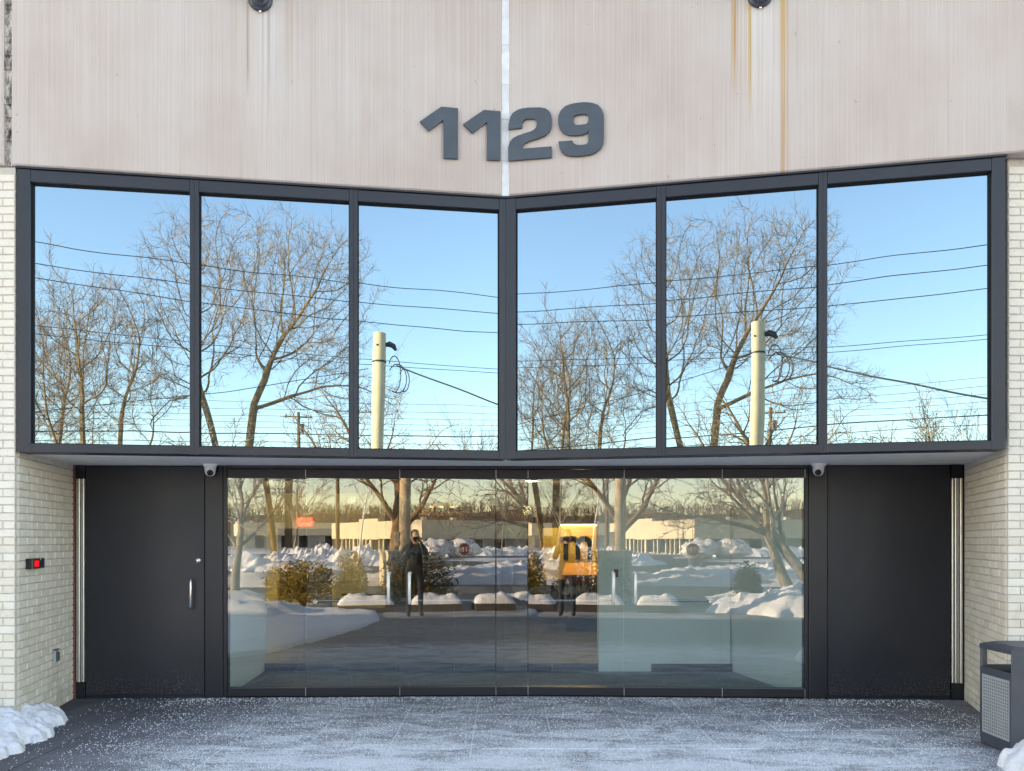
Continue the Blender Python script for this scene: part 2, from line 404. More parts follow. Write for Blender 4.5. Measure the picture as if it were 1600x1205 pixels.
def behind(px, depth, w):
    """place on the far side of the street whose mirror image stands at that bearing and distance"""
    (ax, ay), a, s = WING[w]; a = R(a)
    n = Vector((math.sin(a)*s, -math.cos(a))); p = Vector(((px-CX)/F*depth, depth)); ap = Vector((ax, ay))
    p = p-2*n*(p-ap).dot(n); return p.x, p.y
def hz(py, depth): return EYE+(HZ-py)/F*depth

# ================================================================== SETTING: ground
def sheet(name, pts, z, mat): return struct(MB().poly([(x, y, z) for x, y in pts], [tuple(range(len(pts)))]).build(name, mat))
def rect(x0, x1, y0, y1): return [(x0, y0), (x1, y0), (x1, y1), (x0, y1)]
sheet('ground', rect(-1800, 1800, -1800, 1800), -0.060, 'ground')
sheet('forecourt', rect(-9, 12, -1.6, 9.5), -0.0035, 'joint')
sheet('driveway', rect(-1.0, 3.4, -7.2, -1.6), -0.050, 'asphalt')
sheet('lawn', rect(-60, -1.0, -6.9, -1.62), -0.040, 'snow'); sheet('lawn', rect(3.4, 60, -6.9, -1.62), -0.040, 'snow')
sheet('lawn', rect(-60, -9, -1.6, 6.3), -0.040, 'snow'); sheet('lawn', rect(12, 60, -1.6, 6.2), -0.040, 'snow')
sheet('road', rect(-160, 160, -11.5, -7.0), -0.046, 'asphalt')
sheet('parking_lot', [(-60, -62), (6, -62), (4.5, -46), (16, -30), (26, -21), (26, -13.5), (-1, -13.5), (-3, -18), (-60, -24)], -0.052, 'asphalt')
pave = bpy.data.objects.new('pavement', None); COL.objects.link(pave); pave['kind'] = 'structure'
rng = random.Random(5)
SX, SY = 0.634, 0.575
slab_me = MB()
b_ = 0.003
slab_me = MB().poly([(-.3115,-.282,-.03),(.3115,-.282,-.03),(.3115,.282,-.03),(-.3115,.282,-.03),
                     (-.3115,-.282,-b_),(.3115,-.282,-b_),(.3115,.282,-b_),(-.3115,.282,-b_),
                     (-.3115+b_,-.282+b_,0),(.3115-b_,-.282+b_,0),(.3115-b_,.282-b_,0),(-.3115+b_,.282-b_,0)],
                    [(8,9,10,11),(0,1,5,4),(1,2,6,5),(2,3,7,6),(3,0,4,7),(4,5,9,8),(5,6,10,9),(6,7,11,10),(7,4,8,11)]).mesh('paving_slab', 'paving')
for i in range(-8, 8):
    for j in range(0, 14):
        o = link('paving_slab', slab_me, pave)
        x = -0.265+SX*(i+0.5); y = 7.0+SY*(1.5-j)
        o.location = (x, y, rng.uniform(-0.0015, 0.0005))
        o.rotation_euler = (rng.uniform(-.002, .002), rng.uniform(-.002, .002), 0)

# ================================================================== THE BUILDING
bld = thing('office_building', 'low white brick office building with a folded mirror glass front and dark entrance', 'building', (0, 6.97, 0))
INV = Matrix.Translation((0, -6.97, 0))
def bp(mb, name, mat, w=None, smooth=False, parent=None):
    mw = INV @ (wm(w) if w else Matrix())
    return mb.build(name, mat, bld if parent is None else parent, mw if parent is None else None, smooth)
# -- concrete cladding
uLA = uu(20, 'A')
lampA, lampB = on(408, 8, 'A'), on(1187, 2, 'B')
ua, ub = lampA[0], lampB[0]
M['concrete_a'] = concrete('concrete_a', [
    (ua, 0.30, 4.6, (0.64, 0.62, 0.60), 0.55, 6.2), (ua-0.105, 0.022, 5.3, (0.27, 0.21, 0.17), 0.7, 5.75), (ua-.1, .12, 5.2, (.46, .36, .28), .35, 6.0),
    (ua+0.07, 0.018, 5.0, (0.30, 0.25, 0.22), 0.6, 6.1), (ua+0.24, 0.05, 5.3, (0.44, 0.33, 0.23), 0.6, 6.1), (ua-0.22, 0.05, 5.1, (0.44, 0.35, 0.28), 0.5, 6.1),
    (ua+0.02, 0.012, 5.0, (0.33, 0.28, 0.25), 0.5, 6.1)], seed=1.3)
OR = (0.46, 0.235, 0.05)
M['concrete_b'] = concrete('concrete_b', [
    (ub+0.02, 0.25, 4.4, (0.68, 0.66, 0.63), 0.6, 6.2),
    (ub+0.185, 0.026, 3.0, OR, 0.85, 5.4), (ub+0.222, 0.012, 3.4, OR, 0.75, 5.6), (ub+0.185, 0.05, 5.0, (0.56, 0.38, 0.17), 0.55, 6.0),
    (ub-0.085, 0.020, 5.0, (0.50, 0.33, 0.10), 1.0, 5.6), (ub-0.21, 0.04, 5.2, OR, 1.0, 6.0), (ub-0.12, 0.016, 5.2, OR, 0.7, 6.1), (ub-0.155, 0.010, 4.6, OR, 0.45, 6.0)], seed=4.1)
M['concrete_c'] = concrete('concrete_c', None, seed=7.7)
ZC, ZT = 4.702, 8.3
def cpanel(u0, u1, w, mat): return bp(MB().bevbox(u0, u1, -0.03, 0.25, ZC, ZT, 0.012), 'concrete_panel', mat, w)
cpanel(uLA, -0.035, 'A', 'concrete_a')
cpanel(0.035, 4.62, 'B', 'concrete_b')
def wpt(u, n, w):
    v = wm(w) @ Vector((u, n, 0)); return v.x, v.y
yl = wpt(uLA, -0.03, 'A')[1]; xl = wpt(uLA, 0, 'A')[0]
bp(MB().bevbox(-9.0, xl-0.062, yl, yl+0.3, ZC, ZT, 0.012), 'concrete_panel', 'concrete_c')
xr, yr = wpt(4.62, -0.03, 'B')
bp(MB().bevbox(xr+0.05, 9.0, yr, yr+0.3, ZC, ZT, 0.012), 'concrete_panel', 'concrete_c')
# centre sealant joint and ragged left joint
jm = MB(); r2 = random.Random(3)
zz = ZC
prev = None
while zz < ZT:
    z2 = zz+r2.uniform(.05, .16); e0 = r2.uniform(-.004, .004); e1 = r2.uniform(-.004, .004)
    jm.box(-0.035+e0*.3, 0.035+e1*.3, 6.945+e0, 7.12, zz, z2); zz = z2
bp(jm, 'sealant_joint', 'sealant')
def rag_mat():
    t = NT('weathered_joint'); t.set(0.95)
    n = t.noise(t.coord('World', scale=(14, 14, 6)), 1.5, 5, 0.7)
    t.col(t.ramp(n, [(0.38, (0.05, 0.045, 0.04)), (0.5, (0.30, 0.27, 0.24)), (0.62, (0.60, 0.57, 0.53))])); t.bump(n, 1.0, 0.02); return t.m
M['rag'] = rag_mat()
jm = MB(); zz = ZC
while zz < ZT:
    z2 = zz+r2.uniform(.03, .10); d = r2.uniform(0, .03)
    jm.box(xl-0.062, xl-0.002, yl+0.012+d, yl+0.25, zz, z2); zz = z2
bp(jm, 'joint_filler', 'rag')
# -- upper windows
ZG0, ZG1, ZS, ZH = 2.395, 4.578, 2.322, 4.680
def upper(w, glass, edges):
    for k, (a, b) in enumerate(glass):
        ga, gb = uu(a, w), uu(b, w); ea, eb = edges[k]
        fr = MB()
        fr.bevbox(ea+.0004, ga, -0.012, 0.10, ZS, ZH, .0015); fr.bevbox(gb, eb-.0004, -0.012, 0.10, ZS, ZH, .0015)
        fr.bevbox(ga, gb, -0.010, 0.10, ZG1, ZH, .004); fr.bevbox(ga, gb, -0.016, 0.10, ZS, ZG0, .004)
        win = bp(fr, 'window', 'frame_paint', w)
        bd = MB(); t = 0.008
        bd.box(ga, ga+t, 0.018, 0.05, ZG0, ZG1); bd.box(gb-t, gb, 0.018, 0.05, ZG0, ZG1)
        bd.box(ga+t, gb-t, 0.018, 0.05, ZG0, ZG0+t); bd.box(ga+t, gb-t, 0.018, 0.05, ZG1-t, ZG1)
        bd.build('glazing_bead', 'gap', win)
        pc = MB().box(-(gb-ga)/2, (gb-ga)/2, 0, 0.012, -(ZG1-ZG0)/2, (ZG1-ZG0)/2).build('pane', 'coated_glass', win)
        pc.location = ((ga+gb)/2, 0.036, (ZG0+ZG1)/2)
        rp = random.Random(k*7+ord(w)); pc.rotation_euler = (R(rp.uniform(-.03, .03)), 0, R(rp.uniform(-.035, .035)))
    return
mA = [uu(28, 'A'), uu(304, 'A'), uu(552.5, 'A'), 0.0]; mB = [0.0, uu(1033, 'B'), uu(1285.5, 'B'), uu(1570, 'B')]
upper('A', [(48, 297), (311, 546), (559, 780)], [(mA[0], mA[1]), (mA[1], mA[2]), (mA[2], -.001)])
upper('B', [(806, 1026), (1040, 1279), (1292, 1549)], [(.001, mB[1]), (mB[1], mB[2]), (mB[2], mB[3])])
for w, a, b in (('A', mA[0]-.01, -.004), ('B', .004, mB[3]+.01)):
    bp(MB().box(a, b, -0.024, 0.2, ZH+.003, ZC-.006), 'flashing', 'frame_paint', w)
    bp(MB().box(a+.02, b-.02 if w == 'B' else b, 0.11, 0.16, ZS, ZH), 'back_panel', 'gap', w)
# -- soffit
sp = [wpt(mA[0], .06, 'A'), (0, 7.03), wpt(mB[3], .06, 'B'), (4.66, 7.72), (.23, 7.93), (-4.42, 7.80)]
bp(MB().prism(sp, 2.338, 2.40), 'soffit', 'soffit_white')
# -- building bulk beyond the picture: side wings, back and roof
def wall(x0, x1, y0, y1, z0, z1, mat='far_brick'): return bp(MB().box(x0, x1, y0, y1, z0, z1), 'wall', mat)
wall(-37, -6.2, 6.40, 6.7, -.05, 4.70); wall(6.3, 24, 6.27, 6.6, -.05, 4.70)  # unseen left wing, length and height chosen so its shadow covers the forecourt
wall(-9.0, -6.2, 6.42, 6.68, 4.70, ZT, 'concrete_c') if False else None
wall(-37, -9.02, 6.36, 6.66, 4.702, 5.7, 'concrete_c'); wall(9.02, 24, yr, yr+.3, 4.702, ZT, 'concrete_c')
wall(-37, -36.7, 6.7, 34, -.05, 5.7); wall(23.7, 24, 6.6, 34, -.05, ZT); wall(-37, 24, 34, 34.3, -.05, 5.7)
bp(MB().box(-9, 24, 7.4, 34, ZT-.25, ZT-.05), 'roof', 'asphalt'); bp(MB().box(-36.7, -9.1, 6.7, 34, 5.4, 5.55), 'roof', 'asphalt')
bp(MB().box(-9.0, -8.8, 6.7, 34, 5.5, ZT), 'wall', 'concrete_c')
# -- entrance: solid doors
def door(w, a, b, hinge_a, hinge_b, left):
    ua_, ub_ = uu(a, w), uu(b, w)
    d = bp(MB().bevbox(ua_, ub_, 0.0, 0.06, 0.035, 2.325, .003), 'door', 'door_paint', w)
    h0, h1 = uu(hinge_a, w), uu(hinge_b, w)
    hp = MB(); n = 4; wd = (h1-h0)/n
    for k in range(n): hp.bevbox(h0+k*wd+.002, h0+(k+1)*wd-.002, -0.012-(.01 if k % 2 else 0), 0.02, 0.17, 2.20, .004)
    bp(hp, 'cover_strip', 'aluminium', w)
    bp(MB().box(min(h0, ua_)-.03, max(h1, ub_)+.004, 0.05, 0.10, 0.0, 2.337), 'door_frame', 'gap', w)
    bp(MB().box(h0, h1, -.004, .045, .01, .168), 'end_cap', 'black_paint', w); bp(MB().box(h0, h1, -.004, .045, 2.202, 2.337), 'end_cap', 'black_paint', w)
    bp(MB().box(ua_, ub_, 0.01, .05, .004, .032), 'threshold', 'frame_paint', w)
    return d
dl = door('E', 134, 319.5, 119.5, 133, True)
dr = door('G', 1293, 1485, 1486.5, 1503, False)
u, z = on(310, 876, 'E')
MB().lathe([(.018, 0), (.024, .003), (.024, .010), (.014, .014), (.013, .022), (.004, .024)], 16, Matrix.Translation((u, 0, z)) @ Matrix.Rotation(R(90), 4, 'X')).build('lock_cylinder', 'steel', dl, None, True)
u, z0 = on(301, 950, 'E'); z1 = on(301, 906, 'E')[1]
h = MB(); h.tube([(u, 0, z0), (u, -.045, z0), (u, -.055, z0+.02), (u, -.055, z1-.02), (u, -.045, z1), (u, 0, z1)], .011, 10)
h.build('pull_handle', 'steel', dl, None, True)
# red-brown jamb strip at the far left and posts
xj = wpt(uu(117, 'E'), 0, 'E')
bp(MB().box(uu(116, 'E')-.012, uu(118.8, 'E'), -0.02, .06, 0, 2.335), 'jamb_strip', 'red_strip', 'E')
bp(MB().box(uu(1503.5, 'G'), uu(1507, 'G')+.02, -0.0, .06, 0, 2.335), 'jamb_strip', 'black_paint', 'G')
def post(w, a, b, c=None):
    m_ = MB().bevbox(uu(a, w), uu(b, w), -0.03, .09, 0.004, 2.335, .006)
    if c: m_.bevbox(uu(b, w)+.001, uu(c, w), -0.012, .09, 0.004, 2.335, .003)
    bp(m_, 'post', 'black_paint', w)
post('E', 321.5, 349, 355)
m_ = MB().bevbox(uu(1263, 'G'), uu(1291.5, 'G'), -0.03, .09, 0.004, 2.335, .006)
m_.bevbox(uu(1257.5, 'G'), uu(1263, 'G')-.001, -0.012, .09, 0.004, 2.335, .003); bp(m_, 'post', 'black_paint', 'G')
# -- glass leaves
ZB0, ZB1, ZR0, ZR1 = 0.018, 0.098, 2.212, 2.300
leaves = [('E', 355.5, 478, 0), ('E', 478, 625, 1), ('E', 625, 775, 2), ('E', 775, 825, 0), ('G', 825, 975, 2), ('G', 975, 1128, 1), ('G', 1128, 1257, 0)]
nA = wpt(uu(775, 'E'), 0, 'E'); nB = wpt(uu(825, 'G'), 0, 'G')
def leafm(w):
    if w != 'N': return wm(w)
    return Matrix.Translation((nA[0], nA[1], 0)) @ Matrix.Rotation(math.atan2(nB[1]-nA[1], nB[0]-nA[0]), 4, 'Z')
pivots = MB()
for w, a, b, kind in leaves:
    if w == 'N': u0, u1 = 0.0, math.hypot(nB[0]-nA[0], nB[1]-nA[1])
    else: u0, u1 = uu(a, w), uu(b, w)
    u0 += .003; u1 -= .003
    mw = INV @ leafm(w)
    nm = 'glass_door' if kind else 'sidelight'
    turn = R(5.1 if w == 'E' else -2.0); uc = (u0+u1)/2; hw = (u1-u0)/2
    ca, sa = math.cos(turn), math.sin(turn)
    g = MB().poly([(uc+(x*ca-y*sa), .036+(x*sa+y*ca), z) for x, y, z in [(-hw,-.006,ZB1-.01),(hw,-.006,ZB1-.01),(hw,.006,ZB1-.01),(-hw,.006,ZB1-.01),(-hw,-.006,ZR0+.01),(hw,-.006,ZR0+.01),(hw,.006,ZR0+.01),(-hw,.006,ZR0+.01)]],
        [(0,3,2,1),(4,5,6,7),(0,1,5,4),(1,2,6,5),(2,3,7,6),(3,0,4,7)]).build(nm, 'door_glass', bld, mw)
    MB().bevbox(u0, u1, -.018, .090, ZR0, ZR1, .003).build('top_rail', 'black_paint', g)
    MB().bevbox(u0, u1, -.018, .090, ZB0, ZB1, .003).build('bottom_rail', 'black_paint', g)
    for ea, eb in ((ZR0, ZR1), (ZB0, ZB1)): MB().box(u1+.0005, u1+.0045, -.016, .03, ea, eb).build('edge_trim', 'aluminium', g)
    if kind:
        z0, z1 = 0.945, 1.262
        uh = uu({478: 608, 625: 640.5, 825: 958, 975: 992}[a], w)
        MB().tube([(uh, .05, z0+.01), (uh, -.045, z0+.01), (uh, -.058, z0+.03), (uh, -.058, z1-.03), (uh, -.045, z1-.01), (uh, .05, z1-.01)], .016, 10).build('pull_handle', 'satin_metal', g, None, True)
        ue = uu({478: 492, 625: 755, 825: 845, 975: 1110}[a], w)
        MB().tube([(uh, .05, z0+.02), (uh, .115, z0+.02), (ue, .115, z0+.02), (ue, .03, z0+.02)], .011, 8).build('push_bar', 'steel', g, None, True)
        if a == 478: MB().lathe([(.02, 0), (.022, .004), (.022, .012), (.004, .015)], 14, Matrix.Translation((ue, .03, z0+.02)) @ Matrix.Rotation(R(90), 4, 'X')).build('bar_knob', 'plastic_white', g, None, True)
        if a == 825: MB().bevbox(uh+.012, uh+.052, .0, .029, z1-.05, z1+.03, .003).build('latch_box', 'plastic_black', g)
for w, a, b in (('E', 355, 825), ('G', 825, 1258)):
    u0, u1 = (0.0, math.hypot(nB[0]-nA[0], nB[1]-nA[1])) if w == 'N' else (uu(a, w), uu(b, w))
    MB().bevbox(u0, u1, -0.022, .08, ZR1+.004, 2.336, .003).build('header', 'black_paint', bld, INV @ leafm(w))
    MB().box(u0, u1, .012, .06, .001, ZB0-.002).build('threshold', 'gap', bld, INV @ leafm(w))

# ------------------------------------------------------------------ inside
ti = lambda mb, name, mat: struct(mb.build(name, mat))
M['ceiling_grey'] = simple('ceiling_grey', (0.22, 0.22, 0.21), 0.9, var=.05, scale=1)
VY = 9.25
ti(MB().prism([wpt(uu(355, 'E'), .05, 'E'), wpt(.2, .05, 'E'), wpt(uu(1257, 'G'), .05, 'G'), (2.8, VY), (-3.0, VY)], .001, .006), 'vestibule_floor', simple('vestibule_tile', (0.24, 0.235, 0.23), 0.55, var=0.1, scale=2))
ti(MB().prism([(9, VY), (9, 26), (-9, 26), (-9, VY)], .001, .006), 'lobby_floor', simple('lobby_tile', (0.085, 0.08, 0.078), 0.55, var=0.1, scale=2))
ti(MB().prism([(-9, 8.05), (9, 8.05), (9, 26), (-9, 26)], 2.66, 2.75), 'lobby_ceiling', 'ceiling_grey')
p0 = wpt(uu(352, 'E'), .07, 'E'); p1 = wpt(uu(1261, 'G'), .07, 'G')
ti(MB().prism([p0, (p0[0]-.12, p0[1]), (-3.03, VY+.1), (-2.91, VY+.1)], 0, 2.66), 'vestibule_wall', 'wall_white')
ti(MB().prism([p1, (p1[0]+.12, p1[1]), (2.82, VY+.1), (2.70, VY+.1)], 0, 2.66), 'vestibule_wall', 'wall_white')
ti(MB().box(1.12, 2.70, VY-.02, VY+.16, 0, 2.66), 'vestibule_wall', 'wall_white')
ti(MB().box(1.75, 2.72, VY-.035, VY-.021, 0.006, .10), 'vestibule_skirting', 'black_paint')
ti(MB().prism([wpt(uu(352, 'E'), .1, 'E'), wpt(.2, .1, 'E'), wpt(uu(1261, 'G'), .1, 'G'), (2.9, 8.2), (-3.1, 8.2)], 2.36, 2.66), 'bulkhead_beam', 'wall_white')
ti(MB().prism([wpt(uu(356, 'E'), .16, 'E'), wpt(.2, .35, 'E'), wpt(uu(1256, 'G'), .16, 'G'), (2.5, 9.0), (-2.7, 9.0)], .007, .014), 'entrance_mat', simple('mat_grey', (0.20, 0.20, 0.20), 0.95, var=.2, scale=60))
inner = thing('inner_glass_screen', 'inner row of glass doors with dark bottom rail behind the entrance glass', 'glass screen', (0, VY, 0))
xs = [-2.90, -2.05, -1.32, -.62, .0, .56, 1.11]
for i in range(6):
    a, b = xs[i]+.004, xs[i+1]-.004
    g = MB().box(a, b, 0, .01, .1, 2.3).build('glass_leaf', 'inner_glass', inner)
    MB().box(a, b, -.02, .03, .008, .105).build('bottom_rail', 'black_paint', g); MB().box(a, b, -.02, .03, 2.3, 2.4).build('top_rail', 'black_paint', g)
    if i in (1, 2, 3, 4):
        s_ = 1 if i in (1, 3) else -1
        xh = b-.07 if s_ > 0 else a+.07; xe = a+.08 if s_ > 0 else b-.08
        MB().tube([(xh, .0, 1.25), (xh, -.05, 1.25), (xh, -.05, .93), (xe, -.05, .93), (xe, 0, .93)], .011, 8).build('pull_handle', 'plastic_black', g, None, True)
BY = 17.8
ti(MB().box(-9, -5.28, BY, BY+.2, 0, 2.66), 'lobby_wall', 'wall_beige'); ti(MB().box(-5.28, -4.02, BY, BY+.2, 1.84, 2.66), 'lobby_wall', 'wall_beige')
ti(MB().box(-4.02, -2.80, BY, BY+.2, 0, 2.66), 'lobby_wall', 'wall_beige')
ti(MB().box(-9, -2.80, 21, 21.2, 0, 2.66), 'lobby_wall', 'wall_dark'); ti(MB().box(-2.85, 9, 25.7, 25.9, 0, 2.66), 'lobby_wall', 'wall_dark')
ti(MB().box(-9.2, -9, 7.9, 26, 0, 2.66), 'lobby_wall', 'wall_white'); ti(MB().box(9, 9.2, 7.9, 26, 0, 2.66), 'lobby_wall', 'wall_white')
ti(MB().box(-2.80, -2.62, BY-.0, 25.7, 0, 2.66), 'lobby_wall', 'wall_dark')
ti(MB().box(-9, p0[0]-.12, 7.84, 7.98, 0, 2.66), 'lobby_wall', 'wall_white'); ti(MB().box(p1[0]+.12, 9, 7.84, 7.98, 0, 2.66), 'lobby_wall', 'wall_white')
ex = thing('exit_sign', 'lit red exit sign above the dark doorway inside the lobby', 'exit sign', (-4.65, BY-.03, 1.99))
MB().bevbox(-.17, .17, -.03, .029, -.095, .095, .006).build('housing', 'exit_glow', ex)
def strokes(segs, th, y0, y1):
    mb = MB()
    for (ax, az, bx, bz) in segs:
        d = Vector((bx-ax, bz-az)); n = Vector((-d.y, d.x)).normalized()*th/2; e = d.normalized()*th/2
        q = [(ax-e.x+n.x, az-e.y+n.y), (ax-e.x-n.x, az-e.y-n.y), (bx+e.x-n.x, bz+e.y-n.y), (bx+e.x+n.x, bz+e.y+n.y)]
        mb.poly([(x, y0, z) for x, z in q]+[(x, y1, z) for x, z in q], [(0, 1, 2, 3), (7, 6, 5, 4), (0, 4, 5, 1), (1, 5, 6, 2), (2, 6, 7, 3), (3, 7, 4, 0)])
    return mb
GL = {'E': [(0,0,0,1),(0,1,.6,1),(0,.5,.5,.5),(0,0,.6,0)], 'X': [(0,0,.6,1),(0,1,.6,0)], 'I': [(.3,0,.3,1)], 'T': [(0,1,.6,1),(.3,0,.3,1)],
      'S': [(.6,1,0,1),(0,1,0,.5),(0,.5,.6,.5),(.6,.5,.6,0),(.6,0,0,0)], 'O': [(0,0,0,1),(0,1,.6,1),(.6,1,.6,0),(.6,0,0,0)], 'P': [(0,0,0,1),(0,1,.6,1),(.6,1,.6,.5),(.6,.5,0,.5)],
      'G': [(.6,1,0,1),(0,1,0,0),(0,0,.6,0),(.6,0,.6,.5),(.6,.5,.35,.5)], 'N': [(0,0,0,1),(0,1,.6,0),(.6,0,.6,1)], 'J': [(.6,1,.6,0),(.6,0,0,0),(0,0,0,.3)]}
def word(txt, h, th, y0, y1):
    sg = []; adv = h*.62+th*1.6; x = -adv*len(txt)/2+th
    for ch in txt:
        sg += [(x+a*h*.7, b*h-h/2, x+c*h*.7, d*h-h/2) for a, b, c, d in GL[ch]]; x += adv
    return strokes(sg, th, y0, y1)
word('EXIT', .11, .016, -.036, -.0305).build('lettering', 'sign_white', ex)
def ceil_light(x, y, r, mat, watts, col, label, grp):
    t = thing('ceiling_light', label, 'ceiling light', (x, y, 2.66), 0, grp)
    MB().lathe([(r, -.025), (r+.02, -.02), (r+.02, 0)], 20).build('trim_ring', 'plastic_white', t)
    MB().lathe([(r*.96, -.030), (r*.96, -.0255)], 20).build('diffuser', mat, t)
    ld = bpy.data.lights.new('lamp', 'POINT'); ld.energy = watts; ld.color = col; ld.shadow_soft_size = r
    lo = bpy.data.objects.new('lamp', ld); COL.objects.link(lo); lo.parent = t; lo.location = (0, 0, -.16)
yl_ = (2.66-EYE)*F/(HZ-749.5)
ceil_light((830-CX)/F*yl_, yl_, .10, 'lamp_glow', 7, (1, .9, .76), 'round white ceiling light behind the narrow centre pane', 'round ceiling lights in the lobby')
ceil_light((1068-CX)/F*yl_, yl_, .12, 'lamp_glow', 7, (1, .9, .76), 'round white ceiling light seen above the right hand glass doors', 'round ceiling lights in the lobby')
for i, px in enumerate((623, 674, 690, 706)):
    ceil_light((px-CX)/F*25, 25.0, .07, 'warm_glow', .8, (1, .5, .15), ['warm amber downlight set apart at the left of the row over the lobby back wall', 'warm amber downlight second from the left over the lobby back wall', 'warm amber downlight third from the left over the lobby back wall', 'warm amber downlight farthest right in the row over the lobby back wall'][i], 'amber downlights along the back wall')
ceil_light(-5.2, 14.5, .10, 'lamp_glow', 48, (1, .80, .42), 'added ceiling light brightening the beige lobby wall near the exit sign', 'round ceiling lights in the lobby')  # unseen fixture added to brighten the beige wall
# lit yellow sign block with a black letter m, reception counter
sy = thing('sign_block', 'yellow lit sign block with a big black letter m inside the lobby', 'sign', (1.20, 14.0, 0))
MB().bevbox(-.20, .46, 0, .5, .86, 1.84, .012).build('block', 'sign_yellow', sy)
MB().prism([(-.20, 0.0), (-.20, .5), (-.50, .55), (-.50, .35)], .86, 1.80).build('side_block', 'sign_yellow', sy)
ms = []
def m_letter(x0, z0, s):
    q = [(x0, z0, x0, z0+s), (x0-.18*s, z0+.96*s, x0, z0+.96*s), (x0+.62*s, z0, x0+.62*s, z0+.75*s), (x0+1.24*s, z0, x0+1.24*s, z0+.70*s)]
    for c in (x0+.31*s, x0+.93*s):
        pr = None
        for k in range(7):
            a = math.pi*(1-k/6); p = (c+.31*s*math.cos(a), z0+.70*s+.28*s*math.sin(a))
            if pr: q.append((*pr, *p))
            pr = p
    return q
strokes(m_letter(-.10, 1.26, .35), .085, -.022, -.002).build('letter', 'plastic_black', sy)
lt = MB().box(-.20, .46, -.02, .0, 1.842, 1.862).build('light_strip', glow('strip_glow', (1, .75, .3), 4.0), sy)
ld = bpy.data.lights.new('lamp', 'POINT'); ld.energy = 13; ld.color = (1, .72, .32); ld.shadow_soft_size = .1
lo = bpy.data.objects.new('lamp', ld); COL.objects.link(lo); lo.parent = sy; lo.location = (.1, -.7, 2.2)
ds = thing('reception_counter', 'orange topped reception counter with a red front below the yellow sign', 'counter', (1.33, 13.2, 0))
MB().poly([(-.36, 0, .98), (.42, 0, .98), (.42, .02, .95), (-.36, .02, .95), (-.26, .5, 1.17), (.30, .5, 1.17), (.30, .5, 1.1), (-.26, .5, 1.1)], [(0, 1, 5, 4), (3, 7, 6, 2), (0, 3, 2, 1), (4, 5, 6, 7), (1, 2, 6, 5), (0, 4, 7, 3)]).build('counter_top', 'desk_orange', ds)
MB().bevbox(-.30, .40, .04, .5, .83, .949, .01).build('counter_front', 'car_red', ds)
MB().bevbox(-.28, .38, .06, .5, .006, .829, .01).build('counter_base', 'wall_dark', ds)

# ================================================================== brick piers, brick by brick
PW = 0.0672
unit = MB()
c_ = .05
def unit_brick():
    b = MB(); x, y, z = .5, .5, .5; k = 0.025; kz = .07
    b.poly([(-x, y, -z), (x, y, -z), (x, y, z), (-x, y, z), (-x, -y+.12, -z), (x, -y+.12, -z), (x, -y+.12, z), (-x, -y+.12, z),
            (-x+k, -y, -z+kz), (x-k, -y, -z+kz), (x-k, -y, z-kz), (-x+k, -y, z-kz)],
           [(8,9,10,11),(0,1,5,4),(1,2,6,5),(2,3,7,6),(3,0,4,7),(4,5,9,8),(5,6,10,9),(6,7,11,10),(7,4,8,11)])
    return b
BM = unit_brick().mesh('brick', 'brick')
def pier(name, label, cx, cy, ang_ret, ret_len, sgn, seed):
    """corner at (cx,cy); front face runs outward along x*sgn; return runs into the porch along direction ang_ret"""
    t = thing(name, label, 'brick pier', (cx, cy, 0)); rg = random.Random(seed)
    rd = Vector((math.cos(ang_ret), math.sin(ang_ret))); fd = Vector((sgn, 0))
    rn = Vector((-rd.y, rd.x)) if sgn < 0 else Vector((rd.y, -rd.x))
    if rn.x*sgn > 0: rn = -rn              # return face normal looks into the porch
    outer = []
    def place(face, a, b, z, parts):
        ln = b-a-.0065
        if ln < .012: return
        d = fd if face == 'f' else rd; n = Vector((0, -1)) if face == 'f' else rn
        dep = .05; mid = d*((a+b)/2)
        ctr = mid-n*(dep/2-.009+rg.uniform(-.0012, .0012))
        ang = math.atan2(d.y, d.x)
        # brick local -y must point along n
        lx = Vector((-n.y, n.x)); ang = math.atan2(lx.y, lx.x)
        mw = Matrix.Translation((ctr.x, ctr.y, z+PW/2)) @ Matrix.Rotation(ang+rg.uniform(-.004, .004), 4, 'Z') @ Matrix.Diagonal((ln, dep, PW-.0075, 1))
        parts.append(mw)
    sing = []; mass = []
    for k in range(70):
        z = k*PW
        if z+PW > 4.695: break
        odd = k % 2
        # front face courses; corner brick alternates header / stretcher
        a = 0.0; x = .10 if odd else .205
        place('f', 0, x, z, sing)
        while x < 2.2:
            b = x+.205; place('f', x, b, z, sing if x < .21 else mass); x = b
        if z < 2.335:
            x = .205 if odd else .10; place('r', .045, x, z, sing)
            while x < ret_len:
                b = min(x+.205, ret_len)
                if rg.random() < .12 and b-x > .18: place('r', x, x+.1, z, sing); place('r', x+.1, b, z, sing)
                else: place('r', x, b, z, sing)
                x = b
    if len(sing) > 298:
        # keep the ones in view as single bricks, the top front ones join the mass
        extra = sing[298:]; sing = sing[:298]; mass = mass+extra
    for mw in sing:
        o = link('brick', BM, t); o.matrix_basis = mw
    mm = MB(); bv = unit_brick()
    for mw in mass: mm.poly([mw @ Vector(v) for v in bv.v], bv.f)
    o = mm.build('brick_courses', 'brick', t); o['kind'] = 'stuff'
    # mortar core
    rend = rd*ret_len; e = .004
    core = [(0-rn.x*0, .0), (2.2*sgn, 0.0), (2.2*sgn, 1.3), (rend.x, rend.y+.05), (rend.x, rend.y)]
    MB().prism(core, -.05, 2.336).build('mortar_core', 'mortar', t)
    up = [(0, 0), (2.2*sgn, 0), (2.2*sgn, .25), (0, .25)]
    MB().prism(up, 2.337, 4.695).build('mortar_core', 'mortar', t)
    return t, rd, rn
cL = (-4.085, 6.40); eL = Vector(xj)-Vector(cL)
